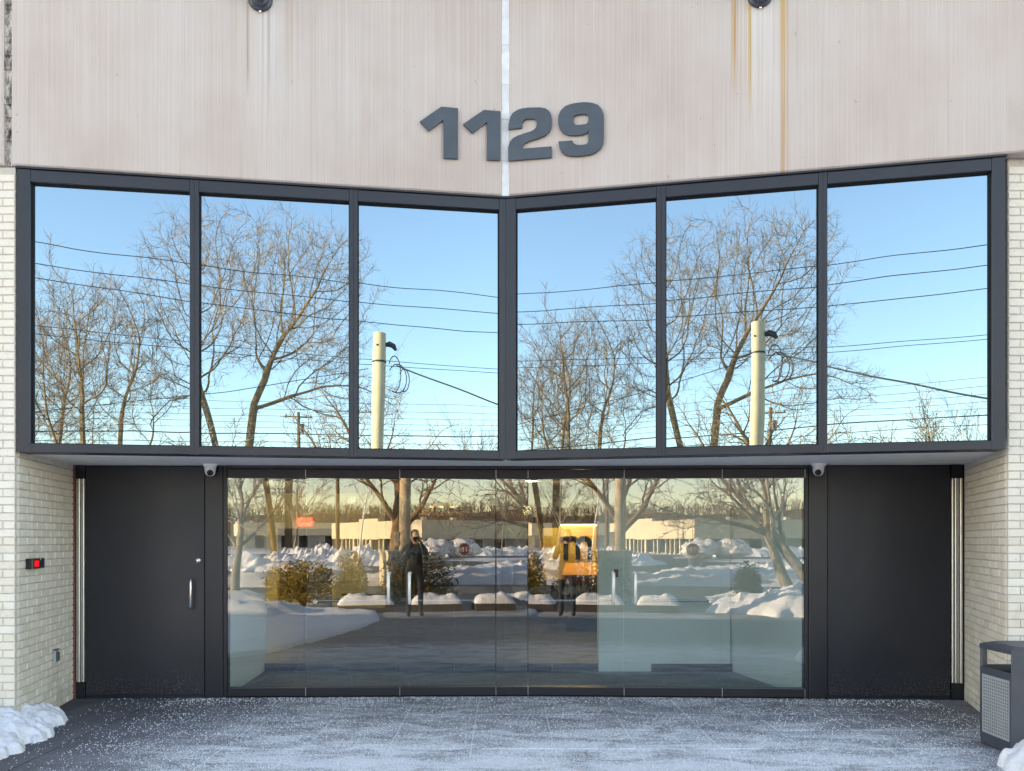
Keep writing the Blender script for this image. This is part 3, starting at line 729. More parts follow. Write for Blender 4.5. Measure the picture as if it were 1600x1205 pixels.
tL, rdL, rnL = pier('brick_pier', 'cream painted brick pier left of the entrance with the card reader on it', *cL, math.atan2(eL.y-.02, eL.x-.015), eL.length, -1, 11)
er = wpt(uu(1507, 'G'), -.02, 'G'); cR = (4.095, 6.265); eR = Vector(er)-Vector(cR)
tR, rdR, rnR = pier('brick_pier', 'cream painted brick pier right of the entrance beside the litter bin', *cR, math.atan2(eR.y, eR.x), eR.length, 1, 12)
def on_return(c, rd, rn, s, z):
    p = Vector(c)+rd*s; lx = Vector((-rn.y, rn.x))
    return Matrix.Translation((p.x+rn.x*.0125, p.y+rn.y*.0125, z)) @ Matrix.Rotation(math.atan2(lx.y, lx.x), 4, 'Z')
# card reader on left return
cr = thing('card_reader', 'black card reader with a glowing red square on the left brick return', 'card reader')
cr.matrix_basis = on_return(cL, rdL, rnL, .30, 1.385)
MB().bevbox(-.13, .13, -.055, .0, -.045, .045, .010).build('housing', 'plastic_black', cr)
MB().bevbox(-.095, -.005, -.058, -.0555, -.028, .028, .001).build('display', 'screen_red', cr)
k_ = MB()
for i in range(3):
    for j in range(3): k_.bevbox(.03+i*.024, .047+i*.024, -.0585, -.0555, -.03+j*.022, -.014+j*.022, .001)
k_.build('keypad', 'frame_paint', cr)
MB().lathe([(.010, 0), (.009, .004), (.003, .006)], 12, Matrix.Translation((.035, -.0555, .036)) @ Matrix.Rotation(R(90), 4, 'X')).build('indicator', 'steel', cr)
eo = thing('electrical_outlet', 'small grey weatherproof outlet box low on the left brick return', 'outlet')
eo.matrix_basis = on_return(cL, rdL, rnL, .80, .50)
MB().bevbox(-.04, .04, -.022, 0, -.06, .06, .006).build('cover_plate', 'bin_panel', eo)
m_ = MB(); m_.bevbox(-.026, .026, -.036, -.0225, -.045, .04, .005); m_.box(-.05, .05, -.03, -.0, .0605, .066); m_.build('flap', 'numeral_grey', eo)

# ================================================================== house number
hn = thing('house_number', 'large dark grey house number 1129 over the entrance', 'house number', (0, 6.93, 4.95))
DG = {0: ('A', [(80,225),(245,110),(375,122),(375,513),(262,508),(262,212),(150,298)], None),
 1: ('A', [(415,245),(575,135),(705,146),(705,524),(600,522),(600,228),(488,315)], None),
 2: ('B', [(780,285),(782,245),(795,190),(815,158),(850,135),(890,123),(940,117),(1030,116),(1070,124),(1098,145),(1112,175),(1116,215),(1114,262),(1100,300),(1070,330),(1020,352),(960,370),(915,387),(893,405),(886,435),(1115,418),(1115,502),(779,529),(779,425),(790,385),(815,355),(850,335),(900,318),(950,303),(980,288),(996,270),(1001,245),(999,222),(985,205),(960,202),(915,205),(897,217),(887,238),(885,272)], None),
 3: ('B', [(1165,215),(1170,175),(1185,142),(1215,110),(1255,92),(1310,80),(1370,75),(1430,80),(1475,97),(1503,128),(1518,170),(1520,220),(1520,350),(1514,395),(1495,435),(1460,463),(1415,482),(1350,491),(1280,494),(1230,486),(1195,463),(1176,425),(1168,380),(1278,372),(1284,392),(1305,405),(1350,407),(1385,400),(1400,385),(1400,292),(1388,313),(1355,326),(1300,333),(1250,331),(1205,314),(1178,280),(1167,245)],
     [(1283,205),(1288,184),(1305,173),(1345,168),(1385,166),(1399,178),(1401,205),(1398,230),(1383,245),(1345,250),(1305,252),(1287,240)])}
for k, (w, out, hole) in DG.items():
    cv = lambda p: on(p[0]/5+640, p[1]/5+150, w)
    loops = [[Vector((*cv(p), 0)) for p in out]]+([[Vector((*cv(p), 0)) for p in hole]] if hole else [])
    tri = tessellate_polygon(loops); flat = [p for l in loops for p in l]; n = len(flat)
    mb = MB(); y0, y1 = -.056, -.037
    mb.poly([(p.x, y0, p.y) for p in flat]+[(p.x, y1, p.y) for p in flat], [t for t in tri]+[tuple(i+n for i in t[::-1]) for t in tri])
    o = 0
    for l in loops:
        m = len(l); mb.f += [(o+i, o+(i+1) % m, n+o+(i+1) % m, n+o+i) for i in range(m)]; o += m
    for px_, pz_ in ((flat[0].x, flat[0].y),): pass
    ob = mb.build('numeral', 'numeral_grey', hn, Matrix.Translation((0, -6.93, -4.95)) @ wm(w))
    bm = bmesh.new(); bm.from_mesh(ob.data); bmesh.ops.recalc_face_normals(bm, faces=bm.faces); bm.to_mesh(ob.data); bm.free()
    cx_ = sum(p.x for p in flat)/n
    pins = MB(); zs = [p.y for p in flat]
    for zz in (min(zs)+.06, max(zs)-.06):
        xx = [p.x for p in flat if abs(p.y-zz) < .12]
        pins.box(max(xx)-.10, max(xx)-.08, -.037, -.029, zz-.008, zz+.008)
    pins.build('fixing_pin', 'gap', hn, Matrix.Translation((0, -6.93, -4.95)) @ wm(w))

# ================================================================== gooseneck lamps
def gooseneck(w, u, z, label):
    t = thing('gooseneck_lamp', label, 'wall lamp', group='gooseneck lamps over the entrance')
    t.matrix_basis = wm(w) @ Matrix.Translation((u, -.03, z))
    Rx = Matrix.Rotation(R(90), 4, 'X')
    MB().lathe([(.100, 0), (.104, .008), (.100, .02), (.088, .026), (.078, .034), (.074, .05), (.058, .056), (.050, .066), (.046, .085), (.030, .095)], 28, Rx).build('canopy', 'lamp_metal', t, None, True)
    pts = [(0, -.09, 0), (0, -.16, .04), (0, -.22, .14), (0, -.28, .32), (0, -.36, .52), (0, -.50, .66), (0, -.68, .70), (0, -.84, .64), (0, -.92, .50)]
    MB().tube(pts, .030, 12).build('arm', 'lamp_metal', t, None, True)
    sh = MB().lathe([(.035, .02), (.05, -.02), (.07, -.06), (.12, -.10), (.19, -.14), (.22, -.17), (.215, -.175), (.18, -.145), (.05, -.06)], 28, Matrix.Translation((0, -.92, .50))).build('shade', 'lamp_metal', t, None, True)
    MB().lathe([(.008, 0), (.010, .012), (.004, .016)], 8, Matrix.Translation((0, -.012, -.108)) @ Rx).build('screw', 'steel', t)
    b = MB()
    for sx in (-.14, .13): b.lathe([(.006, 0), (.005, .008)], 8, Matrix.Translation((sx, 0, .02)) @ Rx)
    b.build('anchor', 'plastic_black', t)
gooseneck('A', lampA[0], lampA[1]+.02, 'dark gooseneck wall lamp on the left concrete panel above grey drip marks')
gooseneck('B', lampB[0], lampB[1]+.02, 'dark gooseneck wall lamp on the right concrete panel above orange rust streaks')

# ================================================================== security cameras
def dome(w, px, py, yaw, label):
    u, _ = on(px, py, w); t = thing('security_camera', label, 'security camera', group='dome cameras under the soffit')
    t.matrix_basis = wm(w) @ Matrix.Translation((u, -.10, 2.338))
    MB().lathe([(.070, 0), (.070, -.012), (.064, -.020), (.055, -.03), (.056, -.05)], 24).build('mount', 'plastic_white', t, None, True)
    ball = MB().lathe([(.006, -.052), (.028, -.046), (.045, -.030), (.053, -.006), (.050, .02), (.036, .042)][::-1], 24, Matrix.Translation((0, 0, -.066))).build('ball', 'plastic_white', t, None, True)
    Rm = Matrix.Translation((0, 0, -.066)) @ Matrix.Rotation(yaw, 4, 'Z') @ Matrix.Rotation(R(115), 4, 'X')
    MB().lathe([(.030, .040), (.030, .0515), (.022, .055), (.004, .056)], 20, Rm).build('lens', 'lens_black', t, None, True)
dome('E', 334, 737, R(18), 'white dome camera under the soffit beside the left solid door')
dome('G', 1273, 730, R(-22), 'white dome camera under the soffit beside the right solid door')

# ================================================================== litter bin
bx, by = 3.985, 5.83
lb = thing('litter_bin', 'dark grey octagonal litter bin with pale perforated panels by the right pier', 'litter bin', (bx, by, 0))
def octa(h, c): return [(-h, -h+c), (-h+c, -h), (h-c, -h), (h, -h+c), (h, h-c), (h-c, h), (-h+c, h), (-h, h-c)]
H_, C_ = .27, .085
MB().prism(octa(H_-.004, C_), 0.012, .055).build('base', 'bin_grey', lb)
bm_ = MB()
oc = octa(H_, C_)
for i in range(8):
    a, b = Vector(oc[i]), Vector(oc[(i+1) % 8]); d = (b-a); L = d.length; d.normalize()
    n = Vector((d.y, -d.x))
    if L > .2:      # long side: rails above and below the panel
        for z0, z1 in ((.055, .095), (.552, .605)):
            q = [a, b, b-n*.02, a-n*.02]; bm_.prism([(p.x, p.y) for p in q], z0, z1)
        for s0, s1 in ((0, .018), (L-.018, L)):
            q = [a+d*s0, a+d*s1, a+d*s1-n*.02, a+d*s0-n*.02]; bm_.prism([(p.x, p.y) for p in q], .0955, .5515)
    else:
        q = [a, b, b-n*.02, a-n*.02]; bm_.prism([(p.x, p.y) for p in q], .055, .605)
bm_.build('body', 'bin_grey', lb)
MB().prism(octa(H_-.04, C_-.01), .06, .56).build('liner', 'dark_cavity', lb)
for i in range(0, 8):
    a, b = Vector(oc[i]), Vector(oc[(i+1) % 8]); d = (b-a); L = d.length; d.normalize(); n = Vector((d.y, -d.x))
    if L < .2: continue
    w_, h_ = L-.04, .452; nx, nz = 12, 17
    mb = MB(); px_, pz_ = (w_-.024)/nx, (h_-.03)/nz
    def P(s, z, dep=0.0): q = a+d*(.02+s)-n*(.004+dep); return (q.x, q.y, .098+z)
    mb.poly([P(0,0),P(.012,0),P(.012,h_),P(0,h_)], [(0,1,2,3)]); mb.poly([P(w_-.012,0),P(w_,0),P(w_,h_),P(w_-.012,h_)], [(0,1,2,3)])
    mb.poly([P(.012,0),P(w_-.012,0),P(w_-.012,.015),P(.012,.015)], [(0,1,2,3)]); mb.poly([P(.012,h_-.015),P(w_-.012,h_-.015),P(w_-.012,h_),P(.012,h_)], [(0,1,2,3)])
    hs = .0062
    for ix in range(nx):
        for iz in range(nz):
            x0, x1 = .012+ix*px_, .012+(ix+1)*px_; z0, z1 = .015+iz*pz_, .015+(iz+1)*pz_; xc, zc = (x0+x1)/2, (z0+z1)/2
            hole = [(xc-hs, zc-hs*.5), (xc-hs*.5, zc-hs), (xc+hs*.5, zc-hs), (xc+hs, zc-hs*.5), (xc+hs, zc+hs*.5), (xc+hs*.5, zc+hs), (xc-hs*.5, zc+hs), (xc-hs, zc+hs*.5)]
            o8 = [P(*p) for p in hole]; i8 = [P(*p, .003) for p in hole]; c4 = [P(x0,z0),P(x1,z0),P(x1,z1),P(x0,z1)]
            mb.poly(c4+o8+i8, [(0,1,6,5),(0,5,4),(1,2,8,7),(1,7,6),(2,3,10,9),(2,9,8),(3,0,4,11),(3,11,10)]+[(4+k, 4+(k+1) % 8, 12+(k+1) % 8, 12+k) for k in range(8)])
    mb.build('perforated_panel', 'bin_panel', lb)
for i in range(1, 8, 2) if (Vector(oc[0])-Vector(oc[1])).length > .2 else range(0, 8, 2):
    a, b = Vector(oc[i]), Vector(oc[(i+1) % 8]); d = (b-a).normalized(); n = Vector((d.y, -d.x))
    q = [a, b, b-n*.022, a-n*.022]; MB().prism([(p.x, p.y) for p in q], .606, .746).build('corner_post', 'bin_grey', lb)
MB().prism(octa(H_-.025, C_-.008), .575, .604).build('tray', 'bin_grey', lb) if False else None
hd = MB().prism(octa(H_+.003, C_), .747, .778)
o8 = octa(H_+.003, C_); i8 = octa(H_-.07, C_-.02)
hd.poly([(x, y, .7785) for x, y in o8]+[(x, y, .800) for x, y in i8], [tuple(range(8, 16))]+[(k, (k+1) % 8, 8+(k+1) % 8, 8+k) for k in range(8)])
hd.build('hood', 'bin_grey', lb)

# ================================================================== snow by the entrance
def heap(name, label, x0, x1, y0, y1, nx, ny, hf, mat, cat='snow pile'):
    mb = MB(); idx = {}
    for i in range(nx+1):
        for j in range(ny+1):
            x = x0+(x1-x0)*i/nx; y = y0+(y1-y0)*j/ny; h_ = hf(x, y)
            idx[i, j] = len(mb.v); mb.v.append((x, y, h_))
    for i in range(nx):
        for j in range(ny):
            q = (idx[i, j], idx[i+1, j], idx[i+1, j+1], idx[i, j+1])
            if max(mb.v[k][2] for k in q) > -.03: mb.f.append(q)
    o = mb.build(name, mat, None, None, True)
    me = o.data
    try: me.attributes.remove(me.attributes['sharp_edge'])
    except Exception: pass
    return tag(o, label, cat)
EDGE = [(4.2, -3.66), (4.9, -3.60), (5.5, -3.60), (5.75, -3.52), (5.95, -3.62), (6.05, -3.58), (6.3, -3.60), (6.45, -3.78), (6.62, -3.72), (6.85, -3.80), (7.02, -4.03), (7.2, -4.4)]
def xedge(y):
    for (a, xa), (b, xb) in zip(EDGE, EDGE[1:]):
        if a <= y <= b: return xa+(xb-xa)*(y-a)/(b-a)
    return EDGE[0][1] if y < EDGE[0][0] else -4.6
def h_left(x, y):
    d = xedge(y)-.09+.05*fbm(x*5, y*5, 2)+.03*fbm(x*17, y*17, 6)-x
    if d < 0: return -.05+d*.2
    base = .045*min(1, d/.03)+.26*(1-math.exp(-d/.45))+.045*fbm(x*2.2, y*2.2, 1)*min(1, d/.2)+.03*fbm(x*8, y*8, 5)*min(1, d/.1)+.014*fbm(x*26, y*26, 5)*min(1, d/.06)
    return base*(1-.25*max(0, (y-6.6)/.5))
heap('snow_pile', 'white snow pile against the left brick pier', -6.4, -3.3, 4.2, 7.2, 190, 190, h_left, 'snow')
def h_right(x, y):
    d = math.hypot((x-4.15)/.74, (y-5.24)/.40)+.14*fbm(x*4, y*4, 9)
    if d > 1: return -.05-(d-1)*.1
    return .27*(1-d*d)**.7+.03*fbm(x*8, y*8, 4)+.02
heap('snow_pile', 'small white snow pile in front of the litter bin', 3.4, 5.0, 4.6, 5.545, 60, 50, h_right, 'snow')
LAWN = [(-9, -4.4), (5.02, -3.2), (4.7, -2.6), (3.6, -2.05), (1.9, -1.25), (.6, -.8), (-1.1, -.72), (-1.6, -.7)]
def lawn_edge(y):
    pts = sorted((p for p in LAWN[1:]), key=lambda p: p[0])
    for (a, xa), (b, xb) in zip(pts, pts[1:]):
        if a <= y <= b: return xa+(xb-xa)*(y-a)/(b-a)
    return pts[0][1]
def h_lawn(x, y):
    d = min(lawn_edge(y)+.05*fbm(x*3, y*3, 8)-x, (5.0-y))
    if d < 0: return -.05+d*.2
    return .03*min(1, d/.03)+.055*(1-math.exp(-d/.25))+.03*fbm(x*1.1, y*1.1, 2)*min(1, d/.5)+.008*fbm(x*9, y*9, 3)
heap('snow_cover', 'shaded flat snow lying left of the curved forecourt edge', -9, -.5, -1.6, 5.1, 130, 110, h_lawn, 'snow', 'snow cover')
# scattered salt grains
rg = random.Random(21); gm = MB(); cnt = 0
while cnt < 15000:
    x, y = rg.uniform(-3.95, 4.2), rg.uniform(4.9, 7.75)
    lim = 7.80-abs(x-.23)*(.026 if x < .23 else .044)-.02
    if y > lim or (x > 3.66 and 5.5 < y < 6.15): continue
    dw = lim-y
    k = .15+.55*max(0, 1-dw/.25)+(.5 if x < -1.0 else .30)*(.5+fbm(x*1.3, y*2.6, 3)*.8)
    if x < -3.3: k *= .25
    if rg.random() > k: continue
    r = rg.uniform(.0022, .0058)*(1.25 if dw < .3 else 1); z = r*.7
    a = rg.uniform(0, 3.14); ca, sa = math.cos(a)*r, math.sin(a)*r
    gm.poly([(x+ca, y+sa, z), (x-sa, y+ca, z*.9), (x-ca, y-sa, z), (x+sa, y-ca, z*1.1), (x, y, z+r*.8), (x, y, 0)], [(0,1,4),(1,2,4),(2,3,4),(3,0,4),(1,0,5),(2,1,5),(3,2,5),(0,3,5)])
    cnt += 1
o = gm.build('salt_grains', 'snow'); o['kind'] = 'stuff'; o['label'] = 'white salt grains scattered over the paving'

# ================================================================== ACROSS THE STREET (seen mirrored in the glass)
# -------- bare trees
class Tree:
    def __init__(s, seed): s.r = random.Random(seed); s.big = MB(); s.small = MB(); s.count = 0
    def rv(s):
        while True:
            v = Vector((s.r.uniform(-1, 1), s.r.uniform(-1, 1), s.r.uniform(-1, 1)))
            if .05 < v.length < 1: return v.normalized()
    def branch(s, p, d, L, r, lev, P):
        rr = s.r; n = P['seg'][lev]; pts = [p]; rad = [r]; dirs = [d]
        endr = r*(.62 if lev == 0 else .32)
        for i in range(n):
            d = (d+s.rv()*P['wig'][lev]+Vector((0, 0, P['up'][lev]))).normalized()
            p = p+d*(L/n); pts.append(p); dirs.append(d); rad.append(max(P['min'], r+(endr-r)*(i+1)/n))
        sides = (10, 8, 5, 4, 3, 3, 3)[min(lev+P.get('fine', 0), 6)]
        (s.big if lev < P['biglev'] else s.small).tube(pts, rad, sides, cap=False)
        if lev+1 >= P['levels']: return
        k = P['kids'][lev]
        k = max(1, int(round(k*rr.uniform(.8, 1.2))))
        az0 = rr.uniform(0, 6.28)
        for i in range(k):
            f = P['from'][lev]+(1-P['from'][lev])*(i+rr.uniform(.1, .9))/k
            f = min(f, .995); q = f*n; j = min(int(q), n-1); t = q-j
            bp_ = pts[j].lerp(pts[j+1], t); bd = dirs[j+1]
            a = az0+i*2.4+rr.uniform(-.4, .4)
            u = bd.cross(Vector((.3, .2, 1))).normalized(); v = bd.cross(u)
            sp = P['spread'][lev]*rr.uniform(.7, 1.25)
            nd = (bd*math.cos(sp)+(u*math.cos(a)+v*math.sin(a))*math.sin(sp)).normalized()
            rb = rad[j]*(1-t)+rad[j+1]*t
            s.branch(bp_, nd, L*P['ratio'][lev]*rr.uniform(.7, 1.2)*(1.1-.45*f if lev else 1), max(P['min'], rb*P['rr'][lev]), lev+1, P)
        s.branch(pts[-1], dirs[-1], L*P['ratio'][lev]*.9, rad[-1], lev+1, P)
    def finish(s, name, label, loc, bark, twig, group=None, sc=(1, 1, 1)):
        for b_ in (s.big, s.small): b_.v = [(x*sc[0], y*sc[1], z*sc[2]) for x, y, z in b_.v]
        t = thing(name, label, 'tree', loc, 0, group)
        s.big.build('trunk', bark, t, None, True)
        if s.small.v: s.small.build('crown', twig, t)
        return t
PO = dict(levels=6, seg=(6, 8, 7, 6, 5, 3), wig=(.07, .17, .20, .22, .24, .24), up=(.02, .03, .035, .03, .02, .0), min=.0085, kids=(5, 6, 6, 7, 6, 0),
          spread=(.80, .66, .70, .74, .78, .8), ratio=(1.0, .56, .56, .56, .62, .6), rr=(.60, .55, .55, .58, .66, .7), biglev=2)
PO['from'] = (.70, .25, .22, .22, .22, .2)
from mathutils.kdtree import KDTree
def grow_tree(seed, stems, attract, step=.5, infl=4.5, kill=.78, rounds=110, tip=.0145, power=1.86, twigs=3, twig_len=(.6, 1.4), wig=.11):
    """crown grown towards points spread through its volume, so limbs share the space as on a living tree"""
    rg = random.Random(seed); P = []; par = []
    for st in stems:
        prev = -1
        for q in st:
            P.append(Vector(q)); par.append(prev); prev = len(P)-1
    live = [Vector(a) for a in attract]
    for it in range(rounds):
        kd = KDTree(len(P))
        for i, p in enumerate(P): kd.insert(p, i)
        kd.balance(); pull = {}
        keep = []
        for q in live:
            co, i, d = kd.find(q)
            if d < kill: continue
            keep.append(q)
            if d < infl or it < 3: pull[i] = pull.get(i, Vector((0, 0, 0)))+(q-P[i]).normalized()
        live = keep
        if not pull: break
        for i, v in pull.items():
            if v.length < 1e-4: continue
            old = (P[i]-P[par[i]]).normalized() if par[i] >= 0 else Vector((0, 0, 1))
            d = (v.normalized()+old*.75+Vector((rg.gauss(0, wig), rg.gauss(0, wig), rg.gauss(0, wig)+.03))).normalized()
            P.append(P[i]+d*step); par.append(i)
    n = len(P); kids = [[] for _ in range(n)]
    for i in range(n):
        if par[i] >= 0: kids[par[i]].append(i)
    r = [0.0]*n
    for i in range(n-1, -1, -1):
        r[i] = max(tip, sum(r[k]**power for k in kids[i])**(1/power)) if kids[i] else tip
    T = Tree(seed)
    todo = [i for i in range(n) if par[i] < 0]
    while todo:
        i = todo.pop(); chain = [i]
        while kids[i]:
            ks = sorted(kids[i], key=lambda k: -r[k]); todo += ks[1:]; i = ks[0]; chain.append(i)
        st = [par[chain[0]]] if par[chain[0]] >= 0 else []
        pts = [P[k] for k in st+chain]; rad = [min(r[k], r[chain[0]]) for k in st+chain]
        if len(pts) < 2: continue
        big = rad[0] > .12; sd = 10 if rad[0] > .25 else 6 if rad[0] > .08 else 4 if rad[0] > .03 else 3
        (T.big if big else T.small).tube(pts, rad, sd, cap=False)
    for i in range(n):
        if r[i] > .06 or par[i] < 0: continue
        d0 = (P[i]-P[par[i]]).normalized()
        for k in range(twigs if kids[i] else twigs+2):
            v = Vector((rg.gauss(0, 1), rg.gauss(0, 1), rg.gauss(0, 1)+.3)).normalized(); d = (d0*.9+v*.85).normalized(); L = rg.uniform(*twig_len)
            a = P[i]; m = a+d*L*.5; d2 = (d+v.cross(d0)*.35+Vector((0, 0, .12))).normalized(); e = m+d2*L*.5
            T.small.tube([a, m, e], [tip*.8, tip*.6, tip*.35], 3, cap=False)
            d3 = (d-v.cross(d0)*.8).normalized(); T.small.tube([m, m+d3*L*.42], [tip*.55, tip*.3], 3, cap=False)
    return T
def ellipsoid(rg, n, c, rx, ry, rz, hollow=.0, cut=-1.0):
    out = []
    while len(out) < n:
        p = Vector((rg.uniform(-1, 1), rg.uniform(-1, 1), rg.uniform(-1, 1))); q = p.length
        if q > 1 or q < hollow*rg.random() or p.z < cut: continue
        if q > .72+.34*fbm(p.x*2.1+c[0], p.y*2.1, p.z*2.1+seed_of): continue
        out.append((c[0]+p.x*rx, c[1]+p.y*ry, c[2]+p.z*rz))
    return out
def stem(a, b, n, bend=(0, 0, 0)):
    a, b, q = Vector(a), Vector(b), Vector(bend); return [a.lerp(b, i/n)+q*math.sin(math.pi*i/n) for i in range(n+1)]
rg = random.Random(404); seed_of = 1.7
# tall spreading tree behind the utility pole
x, y = behind(1112, 62, 'B')
att = ellipsoid(rg, 3000, (1.2, 0, 20.3), 11.6, 8.5, 9.2, .6, -.62)+ellipsoid(rg, 330, (7.5, .5, 13.2), 6.8, 4, 2.8)+ellipsoid(rg, 240, (-5.5, .5, 14.2), 4.2, 4, 3)
T = grow_tree(8, [stem((0, 0, -.1), (.5, 0, 12.5), 24, (-.25, 0, 0)), stem((-1.1, .3, -.1), (-3.2, .6, 12.4), 24, (.35, 0, 0))], att)
T.finish('bare_tree', 'tall wide bare tree with two trunks, tallest in the window reflections', (x, y, 0), 'bark', 'twig', 'bare trees across the street')
# bushy many-stemmed tree left of it
x, y = behind(912, 63, 'B'); seed_of = 5.2
att = ellipsoid(rg, 2000, (-.6, 0, 14.4), 7.0, 5.4, 9.3, .6, -.75)
T = grow_tree(23, [stem((-.9, 0, -.1), (-3.4, 0, 10), 18, (.3, 0, 0)), stem((-.2, .6, -.1), (-1.0, 1, 11), 18, (-.2, 0, 0)), stem((.5, .1, -.1), (1.2, -.6, 10.5), 18, (.2, 0, 0)), stem((1.2, .5, -.1), (3.4, .4, 9), 18, (-.3, 0, 0))], att, kill=.66)
T.finish('bare_tree', 'lower bushy bare tree with four leaning stems beside the tallest tree', (x, y, 0), 'bark', 'twig', 'bare trees across the street')
x, y = behind(92, 66, 'A'); seed_of = 9.4
att = ellipsoid(rg, 1600, (-.5, 0, 15.0), 5.8, 5.0, 9.0, .6, -.7)
T = grow_tree(31, [stem((-1.0, 0, -.1), (-3.2, 0, 10.5), 18, (.4, 0, 0)), stem((.3, .6, -.1), (.3, .6, 11), 18, (-.3, 0, 0)), stem((1.2, .1, -.1), (2.6, 0, 9.5), 18, (-.2, 0, 0))], att, kill=.66)
T.finish('bare_tree', 'bare tree with several stems at the edge of the leftmost window', (x, y, 0), 'bark', 'twig', 'bare trees across the street')
# nearer, smaller trees
PS = dict(levels=5, seg=(4, 6, 5, 4, 3), wig=(.1, .18, .22, .28, .3), up=(.02, .03, .03, .02, 0), min=.008, kids=(4, 5, 5, 5, 0), spread=(.75, .7, .75, .8, .8),
          ratio=(1.1, .6, .55, .55, .6), rr=(.6, .55, .55, .6, .7), biglev=2, fine=0)
PS['from'] = (.6, .3, .25, .2, .2)
x, y = behind(617, 30, 'C'); T = Tree(5); T.branch(Vector((0, 0, -.1)), Vector((0, 0, 1)), 2.9, .32, 0, PS)
T.finish('bare_tree', 'small dark bare tree with low spreading limbs in front of the shops', (x, y, 0), 'bark', 'twig', 'bare trees across the street')
x, y = behind(1236, 25, 'D'); T = Tree(41)
T.branch(Vector((0, 0, -.1)), Vector((-.42, .05, 1)).normalized(), 2.2, .20, 0, dict(PS, kids=(3, 5, 5, 5, 0), spread=(.45, .7, .75, .8, .8)))
T.branch(Vector((.9, .1, -.1)), Vector((-.75, .0, 1)).normalized(), 2.6, .22, 0, dict(PS, kids=(3, 5, 5, 5, 0), spread=(.5, .7, .75, .8, .8)))
T.finish('bare_tree', 'pale leaning bare tree with two crossing trunks reflected beside the right post', (x, y, 0), 'pale_bark', 'pale_bark', 'bare trees across the street')
x, y = behind(362, 24, 'C'); T = Tree(14)
T.branch(Vector((0, 0, -.1)), Vector((.12, 0, 1)).normalized(), 2.0, .15, 0, PS)
T.finish('bare_tree', 'pale slim bare tree reflected beside the left entrance post', (x, y, 0), 'pale_bark', 'pale_bark', 'bare trees across the street')
x, y = behind(558, 34, 'C'); T = Tree(77)
T.branch(Vector((0, 0, -.1)), Vector((0, 0, 1)), 3.6, .05, 0, dict(PS, kids=(4, 3, 3, 2, 0), min=.006))
T.finish('bare_tree', 'young bare sapling with a thin white trunk', (x, y, 0), 'sign_white', 'twig', 'bare trees across the street')
x, y = behind(870, 60, 'D'); T = Tree(78)
T.branch(Vector((0, 0, -.1)), Vector((.02, 0, 1)), 3.2, .13, 0, dict(PS, kids=(4, 4, 4, 4, 0), min=.012))
T.finish('bare_tree', 'small pale street tree beyond the yellow sign in the reflection', (x, y, 0), 'pale_bark', 'pale_bark', 'bare trees across the street')
x, y = behind(1525, 62, 'B'); T = Tree(90)
for dx, l in ((0, .02),): T.branch(Vector((dx, 0, -.1)), Vector((l, 0, 1)), 6.6, .11, 0, dict(PS, levels=4, kids=(5, 6, 6, 0, 0), spread=(.35, .4, .5, .8, .8), min=.014))
T.finish('bare_tree', 'thin upright sapling whose tips show low in the rightmost window', (x, y, 0), 'pale_bark', 'twig', 'bare trees across the street', (.65, .65, .86))

# -------- concrete utility pole with its cables
px_, py_ = 0.95, -12.2
up = thing('utility_pole', 'pale concrete utility pole with cable loops at its top', 'utility pole', (px_, py_, 0))
ZP = 8.5
MB().tube([(0, 0, -.1), (.04, 0, 3), (.10, 0, 6), (.14, 0, ZP)], [.205, .205, .212, .215], 20).build('shaft', 'pole_concrete', up, None, True)
MB().lathe([(.222, 0), (.225, .01), (.225, .05), (.222, .06)], 20, Matrix.Translation((.13, 0, ZP-1.0))).build('band', 'cable', up)
MB().lathe([(.03, 0), (.03, .03)], 10, Matrix.Translation((.03, .19, ZP-.45)) @ Matrix.Rotation(R(-90), 4, 'X')).build('bolt_hole', 'cable', up)
wh = MB().tube([(.34, .05, ZP-.40), (.46, .05, ZP-.36), (.60, .05, ZP-.42), (.68, .05, ZP-.56)], [.07, .10, .09, .045], 10); wh.build('weather_head', 'cable', up, None, True)
lp = MB()
for k, (rx, rz_, cx_, cz_) in enumerate([(.22, .60, .62, ZP-1.35), (.32, .48, .72, ZP-1.5), (.18, .38, .95, ZP-1.55)]):
    lp.tube([(cx_+rx*math.sin(a), .06+.03*k, cz_+rz_*math.cos(a)) for a in [i*math.pi/9-1.0 for i in range(14)]], .018, 6)
lp.build('cable_loop', 'cable', up, None, True)
MB().bevbox(-.34, -.20, -.08, .10, 1.35, 1.85, .01).build('meter_box', 'stucco', up)
def wire(name, label, f, x0, x1, r, n=40, grp='overhead wires across the street'):
    mb = MB().tube([f(x0+(x1-x0)*i/n) for i in range(n+1)], r, 5); o = mb.build(name, 'cable', None, None, True)
    return tag(o, label, 'wire', grp)
co = [(-24.8, -.065, 14.27, .004, .0016), (-24.42, -.0504, 13.22, .0033, .0019), (-24.36, -.0737, 12.31, -.0096, .0022), (-26.8, -.151, 11.03, .0073, .0014), (-26.8, -.13, 10.75, .01, .0013)]
nm = ['top wire of the three parallel overhead lines', 'middle wire of the three parallel overhead lines', 'lowest wire of the three parallel overhead lines', 'thin overhead wire just below the three parallel lines', 'thin overhead wire that runs closest under the pole top height']
for k, (y0, m, z0, s, c) in enumerate(co):
    wire('overhead_wire', nm[k], lambda x: (x, y0+m*x, z0+s*x+c*x*x), -34, 34, .020 if k < 3 else .016)
